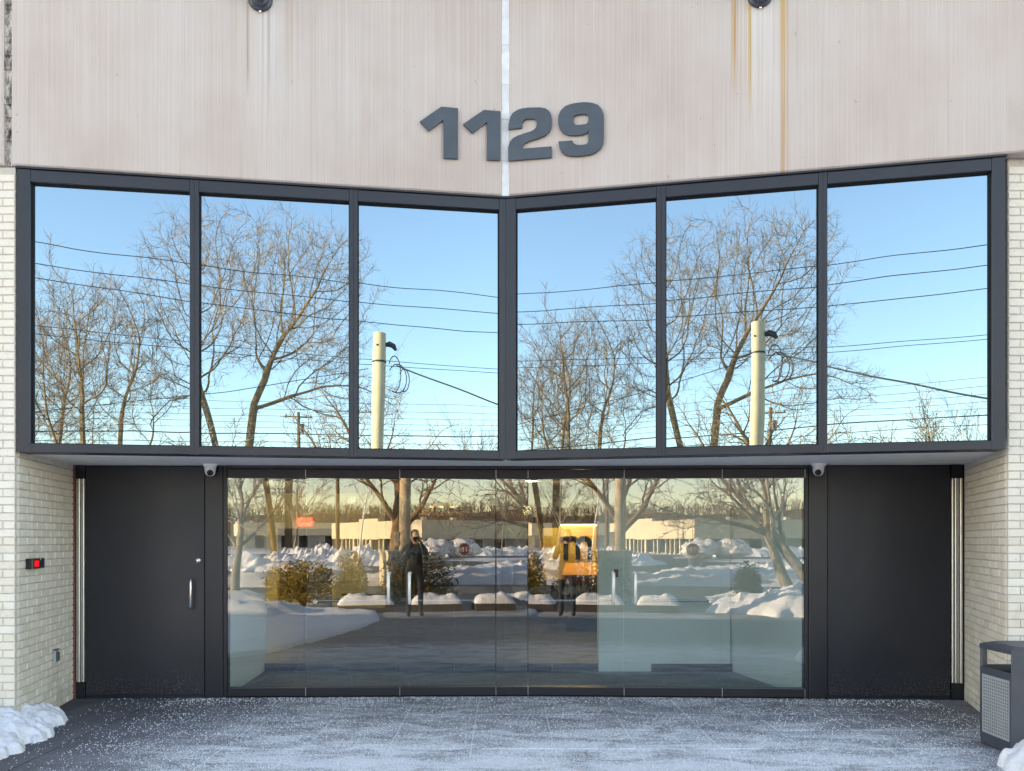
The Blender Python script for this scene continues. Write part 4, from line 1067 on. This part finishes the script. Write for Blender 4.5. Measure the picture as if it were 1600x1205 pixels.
for k, (dz, r, lab) in enumerate([(0, .034, 'thick black cable bundle low over the street'), (.75, .012, 'thin wire above the thick cable bundle'), (1.15, .012, 'second thin wire above the thick cable bundle'), (1.6, .012, 'highest thin wire over the thick cable bundle'), (-.55, .02, 'black cable hanging just under the thick bundle'), (2.1, .011, 'faint topmost wire of the low group across the street'), (.38, .011, 'faint wire touching the top of the thick cable bundle')]):
    wire('overhead_wire', lab, lambda x: (x, -34+.03*x-dz*.4, 8.0+dz+.021*x-.0003*x*x), -34, 34, r)
q = Vector((*behind(1560, 20, 'B'), hz(609, 20))); a0 = Vector((px_+.7, py_, ZP-1.05)); q2 = a0+(q-a0)*2.2
wire('overhead_wire', 'black service cable slanting down from the concrete pole', lambda t: a0.lerp(q2, t)-Vector((0, 0, .5*4*t*(1-t)*.5)), 0, 1, .026, 24)
q = Vector((*behind(48, 24, 'A'), hz(628, 24))); b0 = Vector((px_-.2, py_, ZP-1.2)); q3 = b0+(q-b0)*1.6
wire('overhead_wire', 'thin slack wire running left from the concrete pole', lambda t: b0.lerp(q3, t)-Vector((0, 0, 1.2*t*(1-t))), 0, 1, .012, 24)
def woodpole(x, y, top, label, arm=1.2):
    t = thing('utility_pole', label, 'utility pole', (x, y, 0))
    MB().tube([(0, 0, -.1), (0, 0, top*.5), (0, 0, top)], [.20, .18, .14], 12).build('shaft', 'pole_wood', t, None, True)
    MB().bevbox(-arm, arm, -.16, -.05, top-.5, top-.38, .01).build('cross_arm', 'pole_wood', t)
    m_ = MB()
    for s in (-arm*.9, 0, arm*.9): m_.lathe([(.05, 0), (.06, .05), (.03, .12), (.05, .18), (.01, .2)], 8, Matrix.Translation((s, -.1, top-.375)))
    m_.build('insulator', 'cable', t)
    MB().tube([(.28, 0, top-1.9), (.28, 0, top-1.1)], .22, 12).build('transformer', 'numeral_grey', t)
woodpole(-.7, -58.6, 13.3, 'brown wooden utility pole far behind the concrete one')
woodpole(-34, -23.5, 16.3, 'brown wooden utility pole at the left end of the overhead lines', 1.6)
woodpole(34, -27.5, 16.3, 'brown wooden utility pole at the right end of the overhead lines', 1.6)
x, y = behind(794, 62, 'D')
lpn = thing('street_light', 'slim white lamp post in the snowy parking lot', 'lamp post', (x, y, 0))
MB().tube([(0, 0, -.1), (0, 0, 4.2)], [.10, .07], 10).build('post', 'sign_white', lpn, None, True); MB().bevbox(-.35, .35, -.12, .12, 4.2, 4.32, .02).build('lamp_head', 'sign_white', lpn)
MB().lathe([(.22, -.1), (.22, .35), (.18, .4)], 14).build('footing', 'pole_concrete', lpn)

# -------- low shops with a white fascia
def shops(name, label, corner, ang, wfront, wside, top, fb, seed):
    c = Vector(corner); t = thing(name, label, 'building', (c.x, c.y, 0), ang)
    # local: +x along the front (away from corner), +y towards us, side runs to -y
    D = wside
    MB().box(.6, wfront, -D, -.6, -.1, fb+.02).build('wall', 'shop_wall', t)
    fas = MB(); nseg = 6
    for k in range(5):
        a, b = k*wfront/5, (k+1)*wfront/5; fas.bevbox(a+.01, b-.01, -.35, .0, fb, top, .01)
    fas.build('front_fascia', 'stucco', t)
    y = 0.0; k = 0
    while y > -D:
        y2 = max(-D, y-5.2); up_ = .0 if k != 2 else .35
        m2 = MB().box(-.02, .32, y2+.012, y-.372 if k == 0 else y-.012, fb-(.1 if k == 2 else 0), top+up_); m2.build('fascia_panel', 'stucco', t); y = y2; k += 1
    MB().box(.33, wfront-.01, -D+.01, -.36, top-.25, top-.2).build('roof', 'snow', t)
    sof = MB().box(.0, .6, -D, 0, fb-.03, fb-.002); sof.build('eave', 'shop_wall', t)
    gl = MB().box(.55, .59, -D+1, -1.0, .05, fb-.03); gl.build('shop_window', 'shop_glass', t)
    rg = random.Random(seed); y = -.3
    while y > -D+.5:
        wd = rg.choice((.18, .22, .5)); MB().box(.28, .54, y-wd, y, -.1, fb-.031).build('column', 'stucco', t); y -= rg.choice((1.1, 1.3, 2.2))
    for xw in (2.2, 6.5, 9.5, 14.0, 19.0):
        if xw+1.6 < wfront:
            f = MB().box(xw, xw+1.5, -.6, -.56, .15, fb-.12).build('window', 'shop_glass', t)
            MB().box(xw-.08, xw, -.6, -.53, .05, fb-.05).build('window_frame', 'stucco', f); MB().box(xw+1.5, xw+1.58, -.6, -.53, .05, fb-.05).build('window_frame', 'stucco', f)
    for xw in (1.5, 5.2, 12): MB().box(xw, xw+.5, -3, -2.4, top-.2, top+.35).build('roof_unit', 'stucco', t)
    return t
cA = behind(1085, 78, 'D')
sh1 = shops('shop_building', 'low shop building with a sunlit cream fascia over glazed columns', cA, R(-22), 26, 24, 3.6, 1.62, 4)
wd = word('GNIJNC'[:5], .42, .07, 0, .03); wo = wd.build('lettering', 'plastic_black', sh1); wo.rotation_euler.z = R(-90); wo.location = (.20, -8.0, 1.36)
cC = behind(1010, 130, 'D')
shops('shop_building', 'long grey flat roofed building at the back of the parking lot', (cC[0]-20, cC[1]-4), R(-10), 26, 20, 4.4, 2.2, 15)

# -------- wooded ridge
hm = MB(); nx, ny = 90, 24
def ridge(x, y):
    d = (-y-170)/190.0
    if d <= 0: return -.2
    return (11.5+5.5*fbm(x*.006+3, y*.006, 1)+6*min(1, max(0, (x+30)/120)))*min(1, d)**.8*(1 if d < 1.2 else 1)
for i in range(nx+1):
    for j in range(ny+1):
        x = -420+840*i/nx; y = -165-330*j/ny; hm.v.append((x, y, ridge(x, y)))
for i in range(nx):
    for j in range(ny): a = i*(ny+1)+j; hm.f.append((a, a+1, a+ny+2, a+ny+1))
struct(hm.build('hill', 'hill', None, None, True))
rg = random.Random(66); wm_ = MB()
for k in range(3600):
    x = rg.uniform(-230, 260); y = -158-rg.random()**1.5*230
    z = ridge(x, y); h = rg.uniform(3.2, 6)*(1.2 if rg.random() < .2 else 1); r = .13
    top = Vector((x+rg.uniform(-.7, .7), y, z+h))
    wm_.tube([(x, y, z-.2), tuple(top)], [r, .05], 3, cap=False)
    for q in range(7):
        f = rg.uniform(.3, .85); a = rg.uniform(0, 6.28); L = h*rg.uniform(.25, .45)
        b0 = Vector((x, y, z)).lerp(top, f); wm_.tube([tuple(b0), tuple(b0+Vector((math.cos(a)*L*.6, math.sin(a)*L*.6, L*.85)))], [.09, .04], 3, cap=False)
o = wm_.build('woodland', 'wood_mass'); o['kind'] = 'stuff'; o['label'] = 'brown leafless wood covering the far ridge'

# -------- snow banks
def bank(label, pts, width, height, seed, mat='snow_dirty', n=70, m=12, rough=.35):
    pts = [Vector(p) for p in pts]; seg = [(pts[i+1]-pts[i]).length for i in range(len(pts)-1)]; tot = sum(seg)
    mb = MB()
    for i in range(n+1):
        s = tot*i/n; k = 0
        while k < len(seg)-1 and s > seg[k]: s -= seg[k]; k += 1
        p = pts[k].lerp(pts[k+1], min(1, s/seg[k])); d = (pts[k+1]-pts[k]).normalized(); nn = Vector((-d.y, d.x))
        e = math.sin(math.pi*min(1, max(0, i/n)))**.35
        for j in range(m+1):
            t = j/m*2-1; q = p+nn*t*width*(.85+.3*fbm(i*.13, seed, 2))
            h = height*e*max(0, 1-abs(t)**1.7)*(.75+rough*fbm(q.x*.8, q.y*.8, seed)+.5*rough*fbm(q.x*2.6, q.y*2.6, seed+7)+.3*rough*fbm(q.x*7, q.y*7, seed+3)) - .07*(abs(t) > .97 or e < .05)
            mb.v.append((q.x, q.y, h-.03))
    for i in range(n):
        for j in range(m): a = i*(m+1)+j; mb.f.append((a, a+1, a+m+2, a+m+1))
    bm = bmesh.new(); o = mb.build('snow_bank', mat, None, None, True)
    bm.from_mesh(o.data); bmesh.ops.recalc_face_normals(bm, faces=bm.faces)
    if sum(f.normal.z for f in bm.faces) < 0: bmesh.ops.reverse_faces(bm, faces=bm.faces)
    bm.to_mesh(o.data); bm.free()
    return tag(o, label, 'snow bank', 'ploughed snow banks across the street')
bank('rough ploughed snow ridge along the far side of the road', [(-30, -13.0), (-2, -12.6), (3, -12.8), (7, -13.0), (30, -13.4)], 1.1, .50, 3, n=240, m=18, rough=.55)
bank('rough ploughed snow ridge along the near side of the road right of the driveway', [(3.4, -5.6), (6, -5.2), (12, -5.4), (26, -5.8)], 1.3, .55, 5, n=200, m=18, rough=.55)
bank('rough ploughed snow ridge along the near side of the road left of the driveway', [(-28, -5.8), (-8, -5.4), (-1.2, -5.2)], 1.2, .45, 8, n=200, m=18, rough=.5)
bank('smooth white snow mound at the foot of the stop sign', [(2.2, -16.2), (5, -16.6), (8.4, -17.2)], 1.7, .70, 12, 'snow', rough=.25)
bank('long snow bank across the middle of the parking lot', [(6, -24), (12, -21), (22, -19)], 2.0, .75, 15, 'snow', n=140, m=18, rough=.5)
bank('snow bank on the left of the parking lot', [(-14, -30), (-6, -27), (0, -24)], 2.2, .75, 17, 'snow', n=140, m=18, rough=.5)
bank('snow bank in front of the shop windows', [(9, -58), (16, -60), (28, -64)], 2.2, 1.0, 19, 'snow', rough=.5)
bank('big broken snow heap behind the yellow sign reflection', [(-6, -38), (-1, -35), (3, -33)], 2.4, 1.15, 23, 'snow', n=140, m=18, rough=.6)
bank('shaded snow mound on the lawn left of the driveway', [(-9, -3.2), (-5.5, -1.0), (-3.4, -.6), (-2.0, -1.4)], 1.3, .5, 27, 'snow', rough=.25)
bank('sunlit snow mound at the right edge of the forecourt', [(3.2, -2.4), (5.0, -1.6), (9, -1.8)], 1.3, .75, 29, 'snow', rough=.4)
for k, (px, D) in enumerate(((1095, 64), (1143, 64))):
    x, y = behind(px, D, 'D'); t = thing('snowy_shrub', ['round shrub under snow nearer the stop sign', 'round shrub under snow beside the leaning tree'][k], 'shrub', (x, y, 0), 0, 'snow covered shrubs by the shops')
    bm = bmesh.new(); bmesh.ops.create_icosphere(bm, subdivisions=4, radius=1)
    for v in bm.verts:
        f = 1+.25*fbm(v.co.x*2+k*9, v.co.y*2, v.co.z*2); v.co = Vector((v.co.x*1.5*f, v.co.y*1.2*f, v.co.z*.85*f+.75))
    me = bpy.data.meshes.new('snow_cap'); bm.to_mesh(me); bm.free(); me.materials.append(M['snow_dirty'])
    for p in me.polygons: p.use_smooth = True
    link('snow_cap', me, t)
    s_ = MB()
    for q in range(14):
        a = q*.9; s_.tube([(0, 0, -.05), (math.cos(a)*1.2, math.sin(a)*1.0, .7+.5*math.sin(q*2.1)), (math.cos(a)*1.55, math.sin(a)*1.3, 1.0+.6*math.sin(q*1.7))], [.03, .02, .012], 4)
    s_.build('twigs', 'twig', t)

# -------- planter walls with snow tops, bushes, utility box
def planter(x0, x1, y0, y1, h, label, seed):
    t = thing('planter', label, 'planter', ((x0+x1)/2, (y0+y1)/2, 0), 0, 'snow topped planters behind the photographer')
    hx, hy = (x1-x0)/2, (y1-y0)/2; n = max(2, int((x1-x0)/.45))
    for i in range(n):
        a, b = -hx+2*hx*i/n, -hx+2*hx*(i+1)/n; MB().bevbox(a+.004, b-.004, -hy, hy, -.02, h, .006).build('stone_block', 'planter_stone', t)
    mb = MB(); nx, ny = 40, 14
    for i in range(nx+1):
        for j in range(ny+1):
            a, b = i/nx*2-1, j/ny*2-1; e = (1-abs(a)**6)*(1-abs(b)**4)
            mb.v.append((a*hx*1.02, b*hy*1.05, h-.01+e*(.20+.08*fbm(a*hx*2, b*hy*2, seed))))
    for i in range(nx):
        for j in range(ny): k = i*(ny+1)+j; mb.f.append((k, k+ny+1, k+ny+2, k+1))
    mb.build('snow_cap', 'snow', t, None, True)
planter(-1.55, -.35, -1.75, -1.2, .17, 'snow topped stone planter left of the photographer', 1)
planter(.05, 1.15, -1.8, -1.25, .17, 'snow topped stone planter right of the photographer', 2)
planter(1.45, 2.35, -1.75, -1.2, .17, 'snow topped stone planter near the driveway edge', 3)
def bush(x, y, rx, ry, h, mat, label, seed, n=5200):
    t = thing('bush', label, 'bush', (x, y, 0), 0, 'evergreen bushes behind the photographer'); rg = random.Random(seed); mb = MB(); st = MB()
    for k in range(40):
        a = rg.uniform(0, 6.28); f = rg.uniform(.3, .9); st.tube([(0, 0, -.05), (rx*f*.5*math.cos(a), ry*f*.5*math.sin(a), h*.4), (rx*f*math.cos(a), ry*f*math.sin(a), h*rg.uniform(.5, .95))], [.02, .012, .005], 4, cap=False)
    for k in range(n):
        while True:
            p = Vector((rg.uniform(-1, 1), rg.uniform(-1, 1), rg.uniform(0, 1)))
            q = math.sqrt(p.x**2+p.y**2+(p.z*1.0)**2)
            lump = 1+.3*fbm(p.x*2.2, p.y*2.2+seed, p.z*2.2)
            if q < lump and q > .45*rg.random(): break
        c = Vector((p.x*rx, p.y*ry, .06+p.z*h)); d = Vector((rg.uniform(-1, 1)+p.x, rg.uniform(-1, 1)+p.y, rg.uniform(-.3, 1))).normalized(); s = rg.uniform(.03, .075)
        u = d.cross(Vector((rg.uniform(-1, 1), rg.uniform(-1, 1), rg.uniform(-1, 1)))).normalized()*s*.28
        mb.poly([c-u, c+d*s*.5-u*.8, c+d*s, c+d*s*.5+u*.8, c+u], [(0, 1, 2, 3, 4)])
    mb.build('foliage', mat, t); st.build('stems', 'bark', t)
bush(*behind(470, 18.3, 'C'), .98, .6, 1.0, 'juniper', 'golden evergreen bush lit by the low sun', 2, 7500)
bush(*behind(652, 18.4, 'C'), .98, .6, 1.30, 'yew', 'dark evergreen bush right behind the photographer', 3)
bush(*behind(548, 18.7, 'C'), .42, .5, 1.22, 'juniper', 'narrow golden evergreen bush between the wide golden bush and the dark bush', 6, 3000)
bush(*behind(1170, 20, 'D'), .34, .34, .95, 'yew', 'narrow dark bush on the sunlit snow right of the driveway', 9, 2200)
x, y = px_-.28, py_+.95
ub_ = thing('utility_box', 'pale concrete utility cabinet beside the concrete pole', 'utility box', (x, y, 0), R(-16))
MB().bevbox(-.55, .62, -.45, .45, -.05, 1.12, .02).build('cabinet', 'stucco', ub_); MB().bevbox(-.59, .66, -.49, .49, 1.122, 1.20, .01).build('lid', 'stucco', ub_)
MB().bevbox(-.45, .03, .452, .47, .1, 1.0, .004).build('door', 'shop_wall', ub_); MB().bevbox(.05, .52, .452, .47, .1, 1.0, .004).build('door', 'shop_wall', ub_)

# -------- stop sign
x, y = behind(1083, 31, 'D')
ss = thing('stop_sign', 'red octagonal stop sign on two thin posts in the snow', 'stop sign', (x, y, 0), R(172))
oct_ = [(.26*math.cos(R(22.5+45*i))/math.cos(R(22.5)), .26*math.sin(R(22.5+45*i))/math.cos(R(22.5))) for i in range(8)]
def plate(r, y0, y1): return MB().poly([(a*r, y0, b*r) for a, b in oct_]+[(a*r, y1, b*r) for a, b in oct_], [tuple(range(8)), tuple(range(15, 7, -1))]+[(i, 8+i, 8+(i+1) % 8, (i+1) % 8) for i in range(8)])
pb = plate(1.0, -.012, 0).build('plate', 'sign_white', ss); pb.location = (0, 0, 1.16)
pr = plate(.93, -.016, -.0125).build('face', 'sign_red', ss); pr.location = (0, 0, 1.16)
lw = word('STOP', .17, .032, -.020, -.0165).build('lettering', 'sign_white', ss); lw.location = (0, 0, 1.16)
MB().box(-.02, .02, .002, .04, -.1, 1.3).build('post', 'bin_panel', ss); MB().box(.12, .15, .002, .03, -.1, 1.15).build('post', 'bin_panel', ss)

# ================================================================== the photographer (mirrored in the door glass)
pe = thing('person', 'person in dark winter clothes holding up a phone with both hands', 'person', (0, -.36, 0))
def skinned(name, verts, edges, mat, sub=2, parent=None):
    me = bpy.data.meshes.new(name); me.from_pydata([v[0] for v in verts], edges, []); o = bpy.data.objects.new(name, me); COL.objects.link(o)
    sk = o.modifiers.new('skin', 'SKIN'); sk.use_smooth_shade = True
    for i, v in enumerate(verts):
        rr = v[1]; me.skin_vertices[0].data[i].radius = rr if isinstance(rr, tuple) else (rr, rr)
    me.skin_vertices[0].data[0].use_root = True
    sb = o.modifiers.new('sub', 'SUBSURF'); sb.levels = sub; sb.render_levels = sub
    dg = bpy.context.evaluated_depsgraph_get(); dg.update()
    m2 = bpy.data.meshes.new_from_object(o.evaluated_get(dg)); m2.name = name
    bpy.data.objects.remove(o); bpy.data.meshes.remove(me)
    m2.materials.clear(); m2.materials.append(M[mat])
    for p in m2.polygons: p.use_smooth = True
    return link(name, m2, parent)
# +y faces the building; camera lens is at y=+.36 in this frame
V = [((0, 0, .95), (.17, .125)), ((0, -.01, 1.12), (.155, .115)), ((0, 0, 1.30), (.185, .125)), ((0, -.01, 1.44), (.12, .09)), ((0, .0, 1.51), .058), ((0, .02, 1.60), .07),
     ((-.19, -.01, 1.42), .075), ((-.27, .02, 1.18), .056), ((-.135, .24, 1.40), .044), ((-.092, .315, 1.545), .033),
     ((.19, -.01, 1.42), .075), ((.27, .02, 1.18), .056), ((.135, .24, 1.40), .044), ((.092, .315, 1.545), .033),
     ((-.105, 0, .86), .10), ((-.12, .02, .50), .068), ((-.125, -.02, .13), .052), ((-.13, .02, .055), .05), ((-.14, .15, .04), .042),
     ((.105, 0, .86), .10), ((.12, .02, .50), .068), ((.125, -.02, .13), .052), ((.13, .02, .055), .05), ((.14, .15, .04), .042)]
Eg = [(0, 1), (1, 2), (2, 3), (3, 4), (4, 5), (3, 6), (6, 7), (7, 8), (8, 9), (3, 10), (10, 11), (11, 12), (12, 13), (0, 14), (14, 15), (15, 16), (16, 17), (17, 18), (0, 19), (19, 20), (20, 21), (21, 22), (22, 23)]
body = skinned('body', V, Eg, 'cloth_dark', 2, pe)
body.data.materials.append(M['cloth_jean']); body.data.materials.append(M['shoe']); body.data.materials.append(M['skin'])
for p in body.data.polygons:
    zc = p.center.z
    p.material_index = 2 if zc < .10 else 1 if zc < .88 else 3 if (zc > 1.50 and abs(p.center.x) < .07 and p.center.y < .2) else 0
hdm = MB().lathe([(.03, -.125), (.055, -.11), (.068, -.075), (.074, -.03), (.078, .02), (.078, .055), (.068, .09), (.045, .115), (.01, .125)], 24)
hm_o = hdm.build('head', 'skin', pe, Matrix.Translation((0, .05, 1.655)) @ Matrix.Diagonal((1, 1.22, 1, 1)), True)
fz = MB(); fz.poly([(-.012, .088, -.02), (.012, .088, -.02), (0, .118, -.024), (0, .088, .03)], [(0, 2, 3), (2, 1, 3), (0, 1, 2), (0, 3, 1)]); fz.build('nose', 'skin', hm_o)
for s in (-1, 1):
    MB().lathe([(.002, -.011), (.009, -.007), (.011, 0), (.009, .007), (.002, .011)], 10, Matrix.Translation((s*.029, .074, .012))).build('eye', 'plastic_white', hm_o, None, True)
    MB().lathe([(.008, -.02), (.018, -.008), (.018, .01), (.008, .022)], 10, Matrix.Translation((s*.078, -.005, -.005))).build('ear', 'skin', hm_o, None, True)
MB().tube([(-.022, .076, -.055), (0, .083, -.053), (.022, .076, -.055)], .005, 6).build('mouth', 'sign_red', hm_o)
hr = MB().lathe([(.083, -.03), (.086, .02), (.084, .06), (.072, .10), (.045, .13), (.01, .138)], 24, Matrix.Translation((0, -.012, .008))).build('beanie', 'cloth_dark', hm_o, None, True)
MB().bevbox(-.078, .078, .325, .334, 1.562, 1.638, .003).build('phone', 'plastic_black', pe)
for s in (-1, 1):
    hv = [((s*.094, .305, 1.555), (.022, .016)), ((s*.094, .312, 1.592), (.026, .013)), ((s*.090, .318, 1.612), (.024, .011))]; he = [(0, 1), (1, 2)]
    for k, (dz, L) in enumerate(((.028, .045), (.010, .050), (-.008, .046), (-.024, .038))):
        i0 = len(hv); base = 2 if k < 2 else 1
        hv += [((s*.088, .322, 1.600+dz), .0085), ((s*.080, .338, 1.600+dz), .0082), ((s*.060, .341, 1.598+dz), .007)]; he += [(base, i0), (i0, i0+1), (i0+1, i0+2)]
    i0 = len(hv); hv += [((s*.088, .300, 1.585), .010), ((s*.068, .310, 1.600), .0085), ((s*.050, .318, 1.603), .0075)]; he += [(1, i0), (i0, i0+1), (i0+1, i0+2)]
    skinned('hand', hv, he, 'skin', 1, pe)
